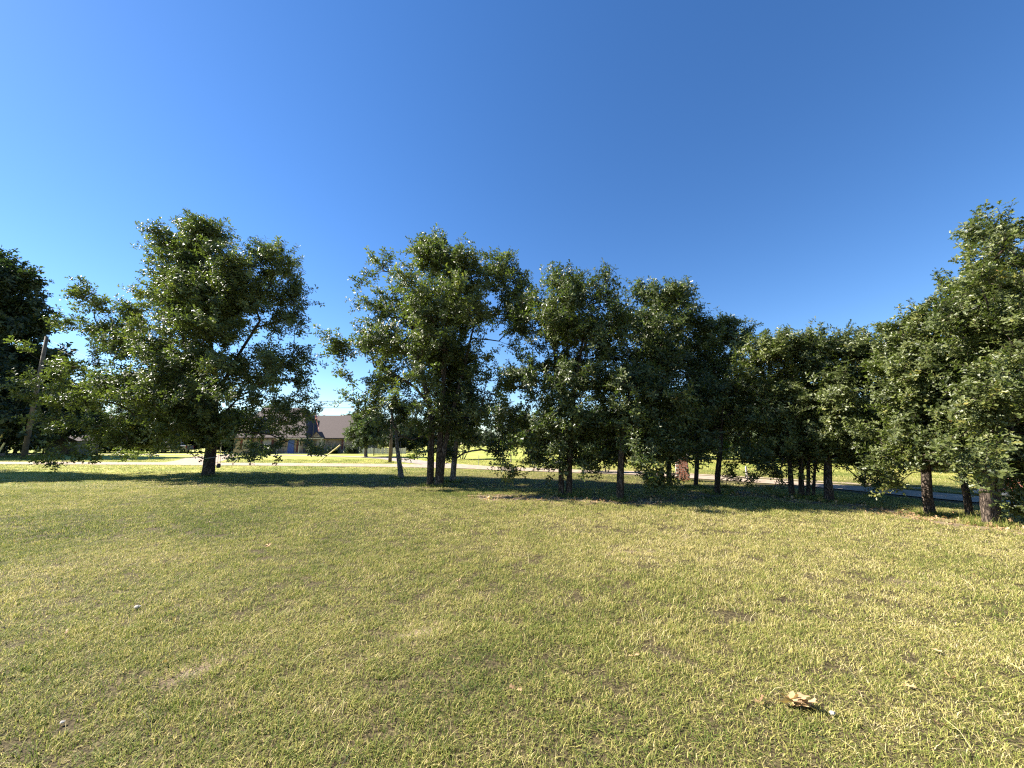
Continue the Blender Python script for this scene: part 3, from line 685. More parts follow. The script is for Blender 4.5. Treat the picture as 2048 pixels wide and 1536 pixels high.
# band of bare, leaf-strewn soil under the right-hand row
def litter_at(x, y):
    x = np.asarray(x, float); y = np.asarray(y, float)
    best = np.full(x.shape, 99.0)
    P = [(-0.6,11.8),(1.7,11.7),(3.3,10.9),(5.4,12.2),(7.4,12.8),(8.5,11.0),(8.9,9.7),(9.1,8.5),(9.6,7.4),(11,6.3)]
    for a, b in zip(P[:-1], P[1:]):
        a = np.array(a); d = np.array(b) - a
        t = np.clip(((x - a[0]) * d[0] + (y - a[1]) * d[1]) / (d @ d), 0, 1)
        best = np.minimum(best, np.hypot(x - a[0] - t * d[0], y - a[1] - t * d[1]))
    q = best / 0.75 + 0.9 * (fbm(x * 1.3, y * 1.3, 21, 3) - 0.5)
    return 1 - sstep(0.55, 1.15, q)
def tone_at(x, y):
    t = 0.115 + 0.42 * (fbm(x * 0.33 + 3, y * 0.33, 31, 4) - 0.5) + 0.30 * (fbm(x * 1.7, y * 1.7, 37, 3) - 0.5)
    t = t + 0.10 * sstep(-1, 4, x) * (1 - sstep(9, 12, y))            # drier to the right
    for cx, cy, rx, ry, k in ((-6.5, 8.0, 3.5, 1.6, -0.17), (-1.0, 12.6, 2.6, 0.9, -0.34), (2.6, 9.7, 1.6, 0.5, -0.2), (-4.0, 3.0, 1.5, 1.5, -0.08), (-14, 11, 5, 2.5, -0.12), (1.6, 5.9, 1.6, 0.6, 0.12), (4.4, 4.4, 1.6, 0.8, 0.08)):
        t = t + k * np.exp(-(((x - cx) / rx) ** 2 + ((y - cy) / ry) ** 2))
    return t
gx = np.unique(np.round(np.concatenate([-np.geomspace(26, 900, 26), np.arange(-25, 25.1, 0.25), np.geomspace(26, 900, 26)]), 3))
gy = np.unique(np.round(np.concatenate([[-40, -20, -10, -5, -2, 0], np.arange(1, 26, 0.25), np.geomspace(26, 1200, 40)]), 3))
GX, GY = np.meshgrid(gx, gy)
gz = zg(GX, GY)
nv = GX.size; nxg = len(gx)
verts = np.stack([GX.ravel(), GY.ravel(), gz.ravel()], 1)
ii = np.arange(nv).reshape(GX.shape)
faces = np.stack([ii[:-1, :-1].ravel(), ii[:-1, 1:].ravel(), ii[1:, 1:].ravel(), ii[1:, :-1].ravel()], 1)
far = sstep(16, 34, np.hypot(GX, GY))
dirtv = np.maximum(dirt_at(GX, GY), 0.55 * litter_at(GX, GY))
g = mesh_obj('ground', verts, faces.tolist(), M_GROUND, None, True, {
    'tone': ('POINT', 'FLOAT', tone_at(GX, GY).astype(np.float32)),
    'dirt': ('POINT', 'FLOAT', dirtv.astype(np.float32)),
    'far': ('POINT', 'FLOAT', far.astype(np.float32))})
tag(g, 'dry mown lawn, green and straw coloured, running flat to the tree line', kind='structure')

def strip(name, L, hw, mat, z, label, wob=0.22):
    vs = []; fs = []
    L = np.asarray(L)
    hwf = hw
    for i, p in enumerate(L):
        hw = hwf(p) if callable(hwf) else hwf
        d = L[min(i+1, len(L)-1)] - L[max(i-1, 0)]; d = d / np.linalg.norm(d); n = np.array([-d[1], d[0]])
        for k, s in enumerate((-1, -0.5, 0, 0.5, 1)):
            w = hw * s + (wob * (vnoise(i * 0.45, k * 3.1, 9 + int(abs(hw) * 0)) - 0.5) * abs(s) * 2)
            q = p + n * w
            vs.append((q[0], q[1], float(zg(q[0], q[1])) + z))
    for i in range(len(L) - 1):
        for k in range(4): fs.append((i*5+k, (i+1)*5+k, (i+1)*5+k+1, i*5+k+1))
    o = mesh_obj(name, vs, fs, mat, None, True)
    return tag(o, label, kind='structure')
strip('road', LINES[0][0], lambda p: 1.9 - 1.0 * float(sstep(-10, 9, p[0])), M_ROAD, 0.024, 'pale gravel lane crossing the lawn and curving in behind the right trees')
strip('driveway', LINES[1][0], 1.3, M_TRACK, 0.020, 'second pale gravel drive leading from the lane to the stone house')
strip('gravel_pad', LINES[2][0], 2.0, M_ROAD, 0.016, 'pale gravel pad between the lane and the parked pickup')
kl = smooth_line([(5.6,23.6),(9.2,20.9),(12.0,18.2),(13.9,15.6),(14.9,13.4),(15.6,11.4),(16.6,9.2)])
strip('path', kl, 0.35, M_ROAD, 0.012, 'narrow pale strip beyond the gravel lane on the right', 0.1)

# ------------------------------------------------------------------ grass
def jit_grid(x0, x1, y0, y1, s, r):
    X, Y = np.meshgrid(np.arange(x0, x1, s), np.arange(y0, y1, s))
    X = X.ravel() + r.uniform(-0.5, 0.5, X.size) * s; Y = Y.ravel() + r.uniform(-0.5, 0.5, Y.size) * s
    return X, Y
def in_view(X, Y, pad=0.6): return np.abs(X) < 1.42 * Y + pad
r_g = np.random.default_rng(5)
GP = []
#            y0   y1   spacing scale
for (y0, y1, s, sc) in ((1.5, 3.6, 0.072, 0.80), (3.6, 7.0, 0.100, 0.95), (7.0, 14.0, 0.155, 1.25)):
    X, Y = jit_grid(-1.42 * y1 - 1, 1.42 * y1 + 1, y0, y1, s, r_g)
    k = in_view(X, Y)
    GP.append((X[k], Y[k], np.full(k.sum(), sc)))
X = np.concatenate([a[0] for a in GP]); Y = np.concatenate([a[1] for a in GP]); S = np.concatenate([a[2] for a in GP])
dd = dirt_at(X, Y); lit = litter_at(X, Y); rd = road_dist(X, Y)
u = r_g.uniform(0, 1, X.size)
thin = np.maximum(sstep(0.55, 0.72, fbm(X * 3.1, Y * 3.1, 77, 3)), 0.55 * sstep(0.62, 0.80, vnoise(X * 7.5, Y * 7.5, 83)))       # worn spots where the thatch shows
keep = (u > dd * 0.93) & (u > lit * 0.72) & (rd > 0.05) & (u > thin * 0.42 * (1 - 0.75 * sstep(5.5, 9, Y)))
X, Y, S = X[keep], Y[keep], S[keep]
hs_ = 0.35 + 0.75 * fbm(X * 1.1, Y * 1.1, 55, 3) + 0.75 * vnoise(X * 6.5, Y * 6.5, 91)
n = X.size
rot = np.stack([r_g.normal(0, 0.08, n), r_g.normal(0, 0.08, n), r_g.uniform(0, 6.283, n)], 1)
scl = np.stack([S, S, S * hs_ * (0.9 if True else 1)], 1)
gr = scatter_obj('grass', np.stack([X, Y, zg(X, Y)], 1), rot, scl, r_g.integers(0, 8, n), tone_at(X, Y) + r_g.normal(0, 0.05, n), G_GRASS)
tag(gr, 'short mown grass, half green and half dried to straw, over the near lawn', kind='stuff')
print('near tufts', n)
GP = []
for (x1, y0, y1, s, sc) in ((1.42, 14.0, 22.0, 0.30, 2.0), (1.42, 22.0, 40.0, 0.55, 3.2)):
    X, Y = jit_grid(-x1 * y1 - 1, x1 * y1 + 1, y0, y1, s, r_g)
    k = in_view(X, Y); GP.append((X[k], Y[k], np.full(k.sum(), sc)))
X = np.concatenate([a[0] for a in GP]); Y = np.concatenate([a[1] for a in GP]); S = np.concatenate([a[2] for a in GP])
u = r_g.uniform(0, 1, X.size)
keep = (u > litter_at(X, Y) * 0.7) & (road_dist(X, Y) > 0.35)
X, Y, S = X[keep], Y[keep], S[keep]; n = X.size
rot = np.stack([r_g.normal(0, 0.05, n), r_g.normal(0, 0.05, n), r_g.uniform(0, 6.283, n)], 1)
gr2 = scatter_obj('grass', np.stack([X, Y, zg(X, Y)], 1), rot, np.stack([S, S, S * 0.8], 1), r_g.integers(0, 6, n), tone_at(X, Y) - 0.03 + r_g.normal(0, 0.05, n), G_GRASSF)
tag(gr2, 'coarser mown grass of the lawn around and beyond the trees', kind='stuff')
print('far tufts', n)
# taller tufts left standing round the trunks
WX = []; WY = []
for bx_, by_, rr_ in [(-14.93,19.35,.45),(-2.94,14.91,.45),(-5.12,18.26,.5),(-2.47,16.41,.35),(1.65,12.25,.35),(3.1,11.4,.3),(5.73,14.41,.3),(6.76,14.57,.3),(6.58,12.73,.35),(8.32,11.81,.25),(8.53,11.71,.25),(8.79,11.71,.25),(8.88,11.11,.3),(9.43,9.06,.25),(9.79,8.59,.2),(9.5,7.98,.35),(7.77,14.41,.15),(-10.15,32.6,.3),(7.35,17.0,.4)]:
    a_ = r_g.uniform(0, 6.283, 34); q_ = rr_ * (0.55 + np.abs(r_g.normal(0, .45, 34)))
    WX.append(bx_ + np.cos(a_) * q_); WY.append(by_ + np.sin(a_) * q_)
WX = np.concatenate(WX); WY = np.concatenate(WY); n = WX.size
wd = scatter_obj('weeds', np.stack([WX, WY, zg(WX, WY)], 1), np.stack([r_g.normal(0, .1, n), r_g.normal(0, .1, n), r_g.uniform(0, 6.283, n)], 1), np.stack([r_g.uniform(.8, 1.3, n)] * 2 + [r_g.uniform(1.6, 4.2, n)], 1), r_g.integers(0, 8, n), r_g.normal(-0.02, 0.1, n), G_GRASS)
tag(wd, 'taller unmown grass and weeds standing round the trunk bases', kind='stuff')

# long seed stalks and pale dry stems standing above the turf
mb = MB(); r3 = np.random.default_rng(17)
for _ in range(200):
    y = r3.uniform(1.8, 7.5); x = r3.uniform(-1.4, 1.4) * y
    z0 = float(zg(x, y)); a = r3.uniform(0, 6.283); h = r3.uniform(0.05, 0.11); l = r3.uniform(0.02, 0.14)
    p0 = (x, y, z0); p1 = (x + math.cos(a) * l * .4, y + math.sin(a) * l * .4, z0 + h * .7); p2 = (x + math.cos(a) * l, y + math.sin(a) * l, z0 + h)
    mb.tube([p0, p1, p2], [0.0016, 0.0013, 0.0006], 3, cap=False)
tag(mb.build('dry_stems', simple('dry_stem', (0.52, 0.46, 0.24), 0.8, 0.2, 8, 0)), 'thin straw coloured stems standing above the near turf', kind='stuff')

# dry leaves under the right row, one scattered mass
G_LITTER = scatter_group('litter_scatter', source_set('litter_source', [sprig_mesh(f'dry_leaf_{i}', M_DRY, 300 + i, nleaf=3, L=0.11, W=0.05, spread=0.02) for i in range(4)]))
X, Y = jit_grid(-3, 14, 4.5, 14, 0.14, r_g)
k = r_g.uniform(0, 1, X.size) < 0.55 * litter_at(X, Y)
X, Y = X[k], Y[k]
X = np.concatenate([X, r_g.uniform(-1.35, 1.35, 110) * np.linspace(2.4, 14, 110)]); Y = np.concatenate([Y, np.linspace(2.4, 14, 110)]); NL = 110
n = X.size
lt = scatter_obj('leaf_litter', np.stack([X, Y, zg(X, Y) + 0.012], 1), np.stack([r_g.normal(0, .5, n), r_g.normal(0, .5, n), r_g.uniform(0, 6.28, n)], 1), np.stack([np.where(np.arange(n) >= n - NL, .38, r_g.uniform(.5, 1.0, n))] * 2 + [np.full(n, .35)], 1), r_g.integers(0, 4, n), r_g.normal(0, .15, n), G_LITTER)
tag(lt, 'brown fallen oak leaves on the bare soil under the right row of trees', kind='stuff')

# ------------------------------------------------------------------ plant the trees
def label(o, txt, cat='tree'): o['label'] = txt; o['category'] = cat
G1 = 'young oaks growing on the lawn'
def plant(key, name, leafset, bark, seed, txt, group=G1, **k):
    o = grow_tree(name, TREES[key], group, leafset, bark, seed, **k)
    label(o, txt); return o
plant('T1', 'oak_tree', G_OLIVE, M_BARK, 1, 'broad spreading oak standing alone on the left, low branches sweeping the lawn', dens=0.62, sprig=1.3, depth=0.45, gap=0.375, lowcopy=1.0, holes=[(-3.3, -0.4, 0.8, 2.2), (4.0, 8.5, 1.5, 2.9)])
plant('M', 'oak_tree', G_OLIVE, M_BARK, 2, 'oak with three dark stems rising from one base, tall open crown', dens=0.85, sprig=1.08, depth=0.7, gap=0.37, )
xo = plant('X', 'oak_tree', G_OAK, M_BARKP, 3, 'thin leaning brown trunk with broken dead branches, left of the three-stemmed oak', sprig=0.9)
plant('N', 'oak_tree', G_OAK, M_BARKP, 4, 'slim oak with pale mottled trunk just right of the three-stemmed oak', lowcopy=1.2, gap=0.3, dens=1.25, sprig=0.95)
plant('O', 'oak_tree', G_OAK, M_BARK, 5, 'oak with two close straight stems side by side and a tall dense crown', lowcopy=0.9, gap=0.30, dens=1.15, sprig=0.9, depth=0.8)
plant('Q', 'oak_tree', G_OAK, M_BARK, 6, 'lower bushy oak with one thick dark trunk, right of the twin-stemmed oak', lowcopy=0.8, gap=0.27, dens=1.35, sprig=0.88, depth=0.7)
plant('R', 'oak_tree', G_OAK, M_BARK, 7, 'tall oak rising behind the bushy single-trunk oak, thin dark stem', gap=0.27, dens=1.1, sprig=0.95)
plant('S', 'oak_tree', G_OAK, M_BARK, 8, 'oak with dark stem standing next left of the flared brown trunk', gap=0.29, dens=1.0, sprig=0.92)
plant('T', 'oak_tree', G_OAK, M_BARK, 9, 'oak with short flared brown trunk beside a thin staked sapling', gap=0.3, depth=0.5, dens=1.0, sprig=0.88)
plant('U1', 'oak_tree', G_OLIVE, M_BARK, 10, 'leftmost of the close cluster of four dark trunks in the right row', depth=0.5, dens=1.3, sprig=0.82)
plant('U2', 'oak_tree', G_OLIVE, M_BARK, 11, 'second trunk from the left in the close cluster of dark trunks', depth=0.5, dens=1.2, sprig=0.82)
plant('U3', 'oak_tree', G_OAK, M_BARK, 12, 'forked pair of thin stems at the right end of the trunk cluster', depth=0.5, dens=1.2, sprig=0.82)
plant('V', 'oak_tree', G_OLIVE, M_BARK, 13, 'oak with flared scaly trunk just right of the trunk cluster', depth=0.5, dens=1.9, sprig=0.8)
plant('W', 'oak_tree', G_OLIVE, M_BARK, 14, 'oak with slanting mottled trunk in the right row, second nearest large stem', dens=2.2, sprig=0.72)
plant('X2', 'oak_tree', G_OAK, M_BARK, 15, 'slim oak immediately left of the thickest trunk at the right edge', dens=2.2, sprig=0.72)
plant('Y', 'oak_tree', G_OLIVE, M_BARK, 16, 'nearest and tallest oak at the right edge with thick scaly double trunk', dens=2.4, sprig=0.72)
plant('SAP', 'sapling', G_LIGHT, M_BARKP, 17, 'thin pale staked sapling beside the short flared trunk', group=None, sprig=0.7)
plant('T0', 'pecan_tree', G_DARK, M_BARK, 18, 'huge dark tree at the left edge behind the utility pole', group=None, dens=0.16, sprig=3.2, wood_sides=5, fill=1.4)
plant('HT', 'yard_tree', G_GREY, M_BARKP, 19, 'small round tree with pale trunk in front of the right end of the house', group=None, dens=0.6, sprig=1.5)
plant('CM', 'crape_myrtle', G_DARK, M_BARKP, 20, 'small many-stemmed crape myrtle beyond the lane, behind the slim pale-trunked oak', group=None, dens=0.9, sprig=1.2)
plant('CR', 'crape_myrtle', G_DARK, M_BARKP, 21, 'pale many-stemmed crape myrtle beside the lane in the right row', group=None, dens=1.3, sprig=0.8)
plant('GS', 'sapling', G_LIGHT, M_BARKP, 22, 'bright green sapling beyond the lane between the twin-stemmed and bushy oaks', group=None, dens=1.6, sprig=0.9)
plant('LS', 'sapling', G_LIGHT, M_BARKP, 23, 'bright green sapling beyond the lane left of the twin-stemmed oak', group=None, dens=1.6, sprig=0.9)
plant('YG', 'sapling', G_LIGHT, M_BARKP, 24, 'yellow-green young tree beyond the lane right of the pale mottled trunk', group=None, dens=1.6, sprig=1.0)

# the tree off the left edge of the frame whose shade crosses the lawn
off = dict(base=(-41.0, 22.5), trunks=[(0.4, [(0,0),(0.1,4),(0,8),(0.2,12),(0.1,15)])], limbs=[], blobs=[(0,16,2.4,2.2),(-1.8,13.5,2.3,2.2),(1.8,13.2,2.0,2.2),(0,11,2.8,2.6),(1.8,8.5,2.0,1.8),(-2,8.5,2.4,2),(0,6.5,2.6,1.6)])
o = grow_tree('oak_tree', off, G1, G_OLIVE, M_BARK, 31, dens=0.6, sprig=1.8, depth=0.7)
label(o, 'tall oak just outside the left edge whose long shade lies on the lawn')

# dead wood on the broken tree
db = MB()
db.tube([(-0.28,0,1.75),(0.05,-.02,2.05),(0.45,.05,2.65),(0.75,.1,3.2),(0.95,.1,3.75)], [0.035,0.04,0.035,0.028,0.015], 6)
db.tube([(0.45,.05,2.65),(0.8,-.1,2.9),(1.1,-.12,2.95)], [0.018,0.012,0.006], 5)
db.build('dead_branch', M_BARKP, xo)
db = MB()
db.tube([(-0.1,-.1,1.7),(-0.02,-.14,1.1),(0.02,-.15,0.62),(0.22,-.18,0.35),(0.4,-.2,0.12)], [0.012,0.014,0.012,0.01,0.005], 5)
db.tube([(-0.3,0,2.35),(-0.6,-.1,2.3),(-0.85,-.2,2.05),(-1.05,-.2,2.0)], [0.03,0.02,0.014,0.006], 5)
db.build('dead_branch', M_BARKP, xo)

# ------------------------------------------------------------------ background trees: four kinds, copied with their parts
def far_proto(name, kind, leafset, seed, blobs, trunk, dens, sprig):
    spec = dict(base=(0, 0), trunks=[(trunk, [(0, 0), (0.1, 1.5), (0, 3.2), (0.1, 5.0)])], limbs=[], blobs=blobs)
    return grow_tree(name, spec, 'background trees beyond the lawn', leafset, M_BARK, seed, dens=dens, sprig=sprig, depth=1.0)
FB = [
 [(0,6.2,1.8,1.5),(-1.6,4.8,1.6,1.4),(1.6,4.9,1.6,1.4),(0,4,2.4,1.8),(-2.1,2.9,1.4,1.1),(2.2,3.0,1.4,1.1),(0,2.2,2,.9)],
 [(0.4,6.6,1.4,1.3),(-1.1,5.4,1.5,1.3),(1.5,5.2,1.3,1.2),(0.2,3.8,2.2,1.6),(-1.7,3.2,1.3,1.2),(1.9,2.7,1.5,1.2),(0,1.6,2.0,1.0)],
 [(0,5.8,2.2,1.4),(-2.2,4.6,1.7,1.2),(2.3,4.4,1.7,1.2),(0,3.6,2.8,1.5),(-2.6,2.6,1.5,1.0),(2.6,2.4,1.6,1.1),(0.5,1.2,2.6,1.0),(-1.8,1.1,1.6,.9)],
]
protos = [far_proto('background_tree', 0, G_DARK, 50, FB[0], 0.16, 0.30, 2.2), far_proto('background_tree', 1, G_GREY, 51, FB[1], 0.15, 0.32, 2.2), far_proto('background_tree', 2, G_DARK, 52, FB[2], 0.2, 0.30, 2.2), far_proto('background_tree', 3, G_OAK, 53, FB[1], 0.18, 0.30, 2.2)]
def copy_tree(p):
    r = p.copy(); COL.objects.link(r)
    for ch in list(p.children):
        c = ch.copy(); COL.objects.link(c); c.parent = r
    return r
FAR = [ # x, y, scale, kind, where
 (-93,62,1.5,0),(-84,66,1.35,2),(-75,68,1.25,1),(-68,70,1.2,3),(-61,72,1.3,0),(-55,78,1.35,2),(-49,80,1.2,1),
 (-72,60,0.75,1),(-64,72,0.9,3),(-80,58,0.8,2),(-58,75,1.0,0),(-52,72,0.8,2),(-67,68,0.8,2),(-76,73,0.55,2),(-70,74,0.5,2),(-65,75,0.55,2),(-59,74,0.5,0),(-54,75,0.55,2),(-49,74,0.5,2),(-45,86,1.1,0),(-36,90,1.15,2),(-27,88,1.05,3),
 (-20.5,74,0.78,2),(-16.5,76,0.74,0),(-13,80,0.6,3),(-23,82,0.9,0),
 (-9,150,0.95,2),(-1,160,1.0,0),(8,150,0.9,3),(17,145,1.0,2),(-16,165,1.1,1),
 (3.5,70,0.75,0),(8,60,0.8,2),(12,52,0.85,0),(6,78,0.9,1),(15,46,0.85,3),(18.5,42,0.8,2),(22,40,0.9,0),(20,34,0.7,1),(25,35,0.9,2),
 (28,32,0.85,0),(31,28,0.9,3),(26,27,0.6,2),(33,24,0.85,0),(35,20,0.8,2),(29,21,0.6,1),(37,15.5,0.85,0),(32,16,0.65,3),(24,22.5,0.5,0),(13,60,1.0,1),(30,45,1.2,2),(40,36,1.2,0),(46,24,1.2,1)]
WHERE = {0: 'dark round', 1: 'grey-green', 2: 'wide dark', 3: 'mid green'}
used = set(); FARO = []
for i, (x, y, s, k) in enumerate(FAR):
    p = protos[k]
    o = copy_tree(p) if k in used else p
    used.add(k)
    o.location = (x, y, -0.05); o.scale = (s, s, s * (0.95 + 0.1 * math.sin(i * 2.3))); o.rotation_euler = (0, 0, i * 1.7)
    place = ('behind the parked pickup' if -70 < x < -47 else 'behind the big dark tree at the left edge' if x <= -70 else 'behind the stone house' if x < -24 else 'behind the white yard fence' if x < -12
             else 'on the far horizon seen between the middle oaks' if y > 120 else 'beyond the lane behind the twin-stemmed oak' if x < 16 else 'beyond the lane behind the cluster of trunks' if x < 27 else 'beyond the lane behind the right edge oaks')
    o['label'] = f'{WHERE[k]} tree {place}'
    o['category'] = 'tree'
    o['group'] = 'background trees beyond the lawn'
    FARO.append((math.atan2(x, y), o))

from collections import defaultdict
by_label = defaultdict(list)
for a, o in FARO: by_label[o['label']].append((a, o))
ORD = ['leftmost', 'second from the left', 'third from the left', 'fourth from the left', 'fifth from the left']
for lab, lst in by_label.items():
    if len(lst) > 1:
        lst.sort(key=lambda q: q[0])
        for i, (a, o) in enumerate(lst): o['label'] = lab + ', ' + (ORD[i] if i < len(lst) - 1 or i == 0 else 'rightmost') + (' of two' if len(lst) == 2 else '')

# ------------------------------------------------------------------ materials of the built things
def mat_stone():
    m, nt, out = nmat('tan_stone')
    tc = N(nt, 'ShaderNodeTexCoord'); v = N(nt, 'ShaderNodeTexVoronoi'); v.inputs['Scale'].default_value = 3.2
    v2 = N(nt, 'ShaderNodeTexVoronoi', feature='DISTANCE_TO_EDGE'); v2.inputs['Scale'].default_value = 3.2
    for q in (v, v2): nt.links.new(tc.outputs['Object'], q.inputs['Vector'])
    c = ramp(nt, v.outputs['Color'], [(0.1, (0.17, 0.12, 0.085)), (0.5, (0.29, 0.22, 0.16)), (0.9, (0.38, 0.31, 0.24))])
    c = mixc(nt, mrange(nt, v2.outputs[0], 0.0, 0.05), (0.30, 0.27, 0.23), c)
    b = N(nt, 'ShaderNodeBsdfPrincipled'); b.inputs['Roughness'].default_value = 0.9
    nt.links.new(c, b.inputs['Base Color']); nt.links.new(b.outputs[0], out.inputs[0]); return m
def mat_brick(name='red_brick', c1=(0.42, 0.15, 0.09), c2=(0.55, 0.24, 0.15), sc=1.0):
    m, nt, out = nmat(name)
    tc = N(nt, 'ShaderNodeTexCoord'); bt = N(nt, 'ShaderNodeTexBrick')
    mp = N(nt, 'ShaderNodeMapping'); mp.inputs['Rotation'].default_value = (math.radians(90), 0, 0)
    nt.links.new(tc.outputs['Object'], mp.inputs[0]); nt.links.new(mp.outputs[0], bt.inputs['Vector'])
    bt.inputs['Color1'].default_value = (*c1, 1); bt.inputs['Color2'].default_value = (*c2, 1); bt.inputs['Mortar'].default_value = (0.5, 0.45, 0.4, 1)
    bt.inputs['Scale'].default_value = sc; bt.inputs['Brick Width'].default_value = 0.2; bt.inputs['Row Height'].default_value = 0.075; bt.inputs['Mortar Size'].default_value = 0.008
    b = N(nt, 'ShaderNodeBsdfPrincipled'); b.inputs['Roughness'].default_value = 0.9
    nt.links.new(bt.outputs[0], b.inputs['Base Color']); nt.links.new(b.outputs[0], out.inputs[0]); return m
def mat_shingle():
    m, nt, out = nmat('roof_shingle')
    tc = N(nt, 'ShaderNodeTexCoord')
    w = N(nt, 'ShaderNodeTexWave', bands_direction='Z'); w.inputs['Scale'].default_value = 3.0; w.inputs['Distortion'].default_value = 0.6
    nz = N(nt, 'ShaderNodeTexNoise'); nz.inputs['Scale'].default_value = 9
    nt.links.new(tc.outputs['Object'], w.inputs['Vector']); nt.links.new(tc.outputs['Object'], nz.inputs['Vector'])
    c = ramp(nt, nz.outputs[0], [(0.3, (0.048, 0.034, 0.032)), (0.7, (0.092, 0.068, 0.064))])
    c = mixc(nt, mrange(nt, w.outputs[0], 0.0, 0.3, 0.6, 1.0), (0.06, 0.045, 0.04), c)
    b = N(nt, 'ShaderNodeBsdfPrincipled'); b.inputs['Roughness'].default_value = 0.9
    nt.links.new(c, b.inputs['Base Color']); nt.links.new(b.outputs[0], out.inputs[0]); return m
M_STONE = mat_stone(); M_SHINGLE = mat_shingle(); M_BRICK = mat_brick()
M_CREAM = simple('cream_trim', (0.42, 0.38, 0.32), 0.7, 0.06, 3, 0.05)
def glass(name, col=(0.03, 0.04, 0.05)):
    m, nt, out = nmat(name); b = N(nt, 'ShaderNodeBsdfPrincipled')
    b.inputs['Base Color'].default_value = (*col, 1); b.inputs['Roughness'].default_value = 0.06; b.inputs['Specular IOR Level'].default_value = 0.8
    nt.links.new(b.outputs[0], out.inputs[0]); return m
M_GLASS = glass('window_glass')
M_DOORB = simple('blue_door_paint', (0.05, 0.10, 0.34), 0.4, 0.08, 2, 0)
M_DOORR = simple('dark_red_shutter', (0.13, 0.035, 0.03), 0.6, 0.1, 3, 0)
M_SIDING = simple('grey_green_siding', (0.08, 0.09, 0.09), 0.7, 0.1, 3, 0.1)  # siding colour set dark so the sunlit shed looks deeply shaded
M_CONC = simple('pale_concrete', (0.55, 0.51, 0.45), 0.85, 0.12, 3, 0.2)

# ------------------------------------------------------------------ stone house
H = empty('stone_house', (-34.4, 62, 0))
def hb(name, mat, boxes, label_=None, par=None):
    mb = MB()
    for b in boxes: mb.box(*b)
    o = mb.build(name, mat, par or H)
    if label_: o['label'] = label_
    return o
hb('wall', M_STONE, [(1.2, 9.6, 1.5, 10, 0, 2.55)], 'tan stone wall of the right block')
hb('wall', M_STONE, [(-9.9, 1.15, 0.0, 10.2, 0, 2.6)], 'tan stone wall of the left wing')
def roof_part(verts, faces, lab, th=0.16):
    """closed roof solid: the given upper faces, with a soffit a hand below"""
    n = len(verts); vs = list(verts) + [(x, y, z - th) for x, y, z in verts]
    from collections import Counter
    e = Counter()
    for f in faces:
        for i in range(len(f)): e[(f[i], f[(i + 1) % len(f)])] += 1
    fs = list(faces) + [tuple(i + n for i in f[::-1]) for f in faces]
    for (a, b) in e:
        if (b, a) not in e: fs.append((b, a, a + n, b + n))
    o = mesh_obj('roof', vs, fs, M_SHINGLE, H); o['label'] = lab; return o
# right block: gable roof, ridge along x
roof_part([(0.2,0.9,2.5),(10.2,0.9,2.5),(10.2,6,6.5),(0.2,6,6.5),(10.2,11,2.5),(0.2,11,2.5)], [(0,1,2,3),(3,2,4,5)], 'brown shingle roof of the right block')
# left wing: taller hipped roof reaching forward
roof_part([(-10.6,-0.7,2.55),(1.9,-0.7,2.55),(1.9,10.8,2.55),(-10.6,10.8,2.55),(-8.9,5,7.75),(-1.6,5,7.75)], [(0,1,5,4),(1,2,5),(2,3,4,5),(3,0,4)], 'taller hipped roof of the left wing')
# little gable over the porch
g_ = MB(); g_.prism([(2.2,2.62),(3.7,2.62),(2.95,3.4)], 0.4, 2.9); g_.build('porch_gable', M_STONE, H)
r_ = MB()
for sx in (-1, 1):
    x0 = 2.95; x1 = 2.95 + sx * 0.92
    r_.add([(x0,.28,3.52),(x1,.28,2.6),(x1,3.2,2.6),(x0,3.2,3.52),(x0,.28,3.44),(x1,.28,2.5),(x1,3.2,2.5),(x0,3.2,3.44)], [(0,1,2,3),(7,6,5,4),(0,4,5,1),(1,5,6,2),(3,2,6,7)])
r_.build('gable_roof', M_SHINGLE, H)
# porch roof, beam, posts
hb('porch_slab', M_CONC, [(-2.6, 4.6, -1.2, 1.4, -0.02, 0.12)])
hb('porch_beam', M_CREAM, [(-2.7, 4.7, -0.95, -0.75, 2.3, 2.48)])
for x in (-2.4, 1.0, 4.4): hb('porch_post', M_CREAM, [(x - .08, x + .08, -0.93, -0.77, 0.12, 2.3)])
def window(x, z0, w, h, yf, blind=True, shutters=False):
    f = hb('window', M_CREAM, [(x-w/2-.08, x-w/2, yf-.06, yf+.02, z0-.08, z0+h+.08), (x+w/2, x+w/2+.08, yf-.06, yf+.02, z0-.08, z0+h+.08), (x-w/2, x+w/2, yf-.06, yf+.02, z0+h, z0+h+.08), (x-w/2, x+w/2, yf-.06, yf+.02, z0-.08, z0), (x-w/2, x+w/2, yf-.05, yf+.02, z0+h*.5-.02, z0+h*.5+.02), (x-.02, x+.02, yf-.05, yf+.02, z0, z0+h)])
    hb('pane', M_GLASS, [(x-w/2, x+w/2, yf-.03, yf-.01, z0, z0+h)], par=f)
    if blind: hb('blind', M_CREAM, [(x-w/2+.01, x+w/2-.01, yf-.038, yf-.032, z0+h*.45, z0+h)], par=f)
    if shutters:
        for sg in (-1, 1):
            a = x + sg * (w/2 + .28); hb('shutter', M_DOORR, [(a-.17, a+.17, yf-.06, yf-.01, z0-.05, z0+h+.05)], par=f)
window(3.1, 0.75, 1.0, 1.4, 1.49, True)
window(7.6, 0.75, 1.1, 1.4, 1.49, False, True)
window(-4.6, 0.75, 1.2, 1.4, -0.01, True, True)
window(-7.8, 0.75, 1.2, 1.4, -0.01, True, True)
d = hb('door', M_DOORB, [(-1.25, -0.25, -0.08, -0.02, 0.12, 2.2)], 'blue front door'); hb('handle', M_STEEL, [(-.4, -.34, -.13, -.08, 1.05, 1.15)], par=d)
hb('shutter', M_DOORR, [(0.1, 0.5, -0.06, -0.01, 0.3, 2.2)], 'dark red panel beside the blue door')
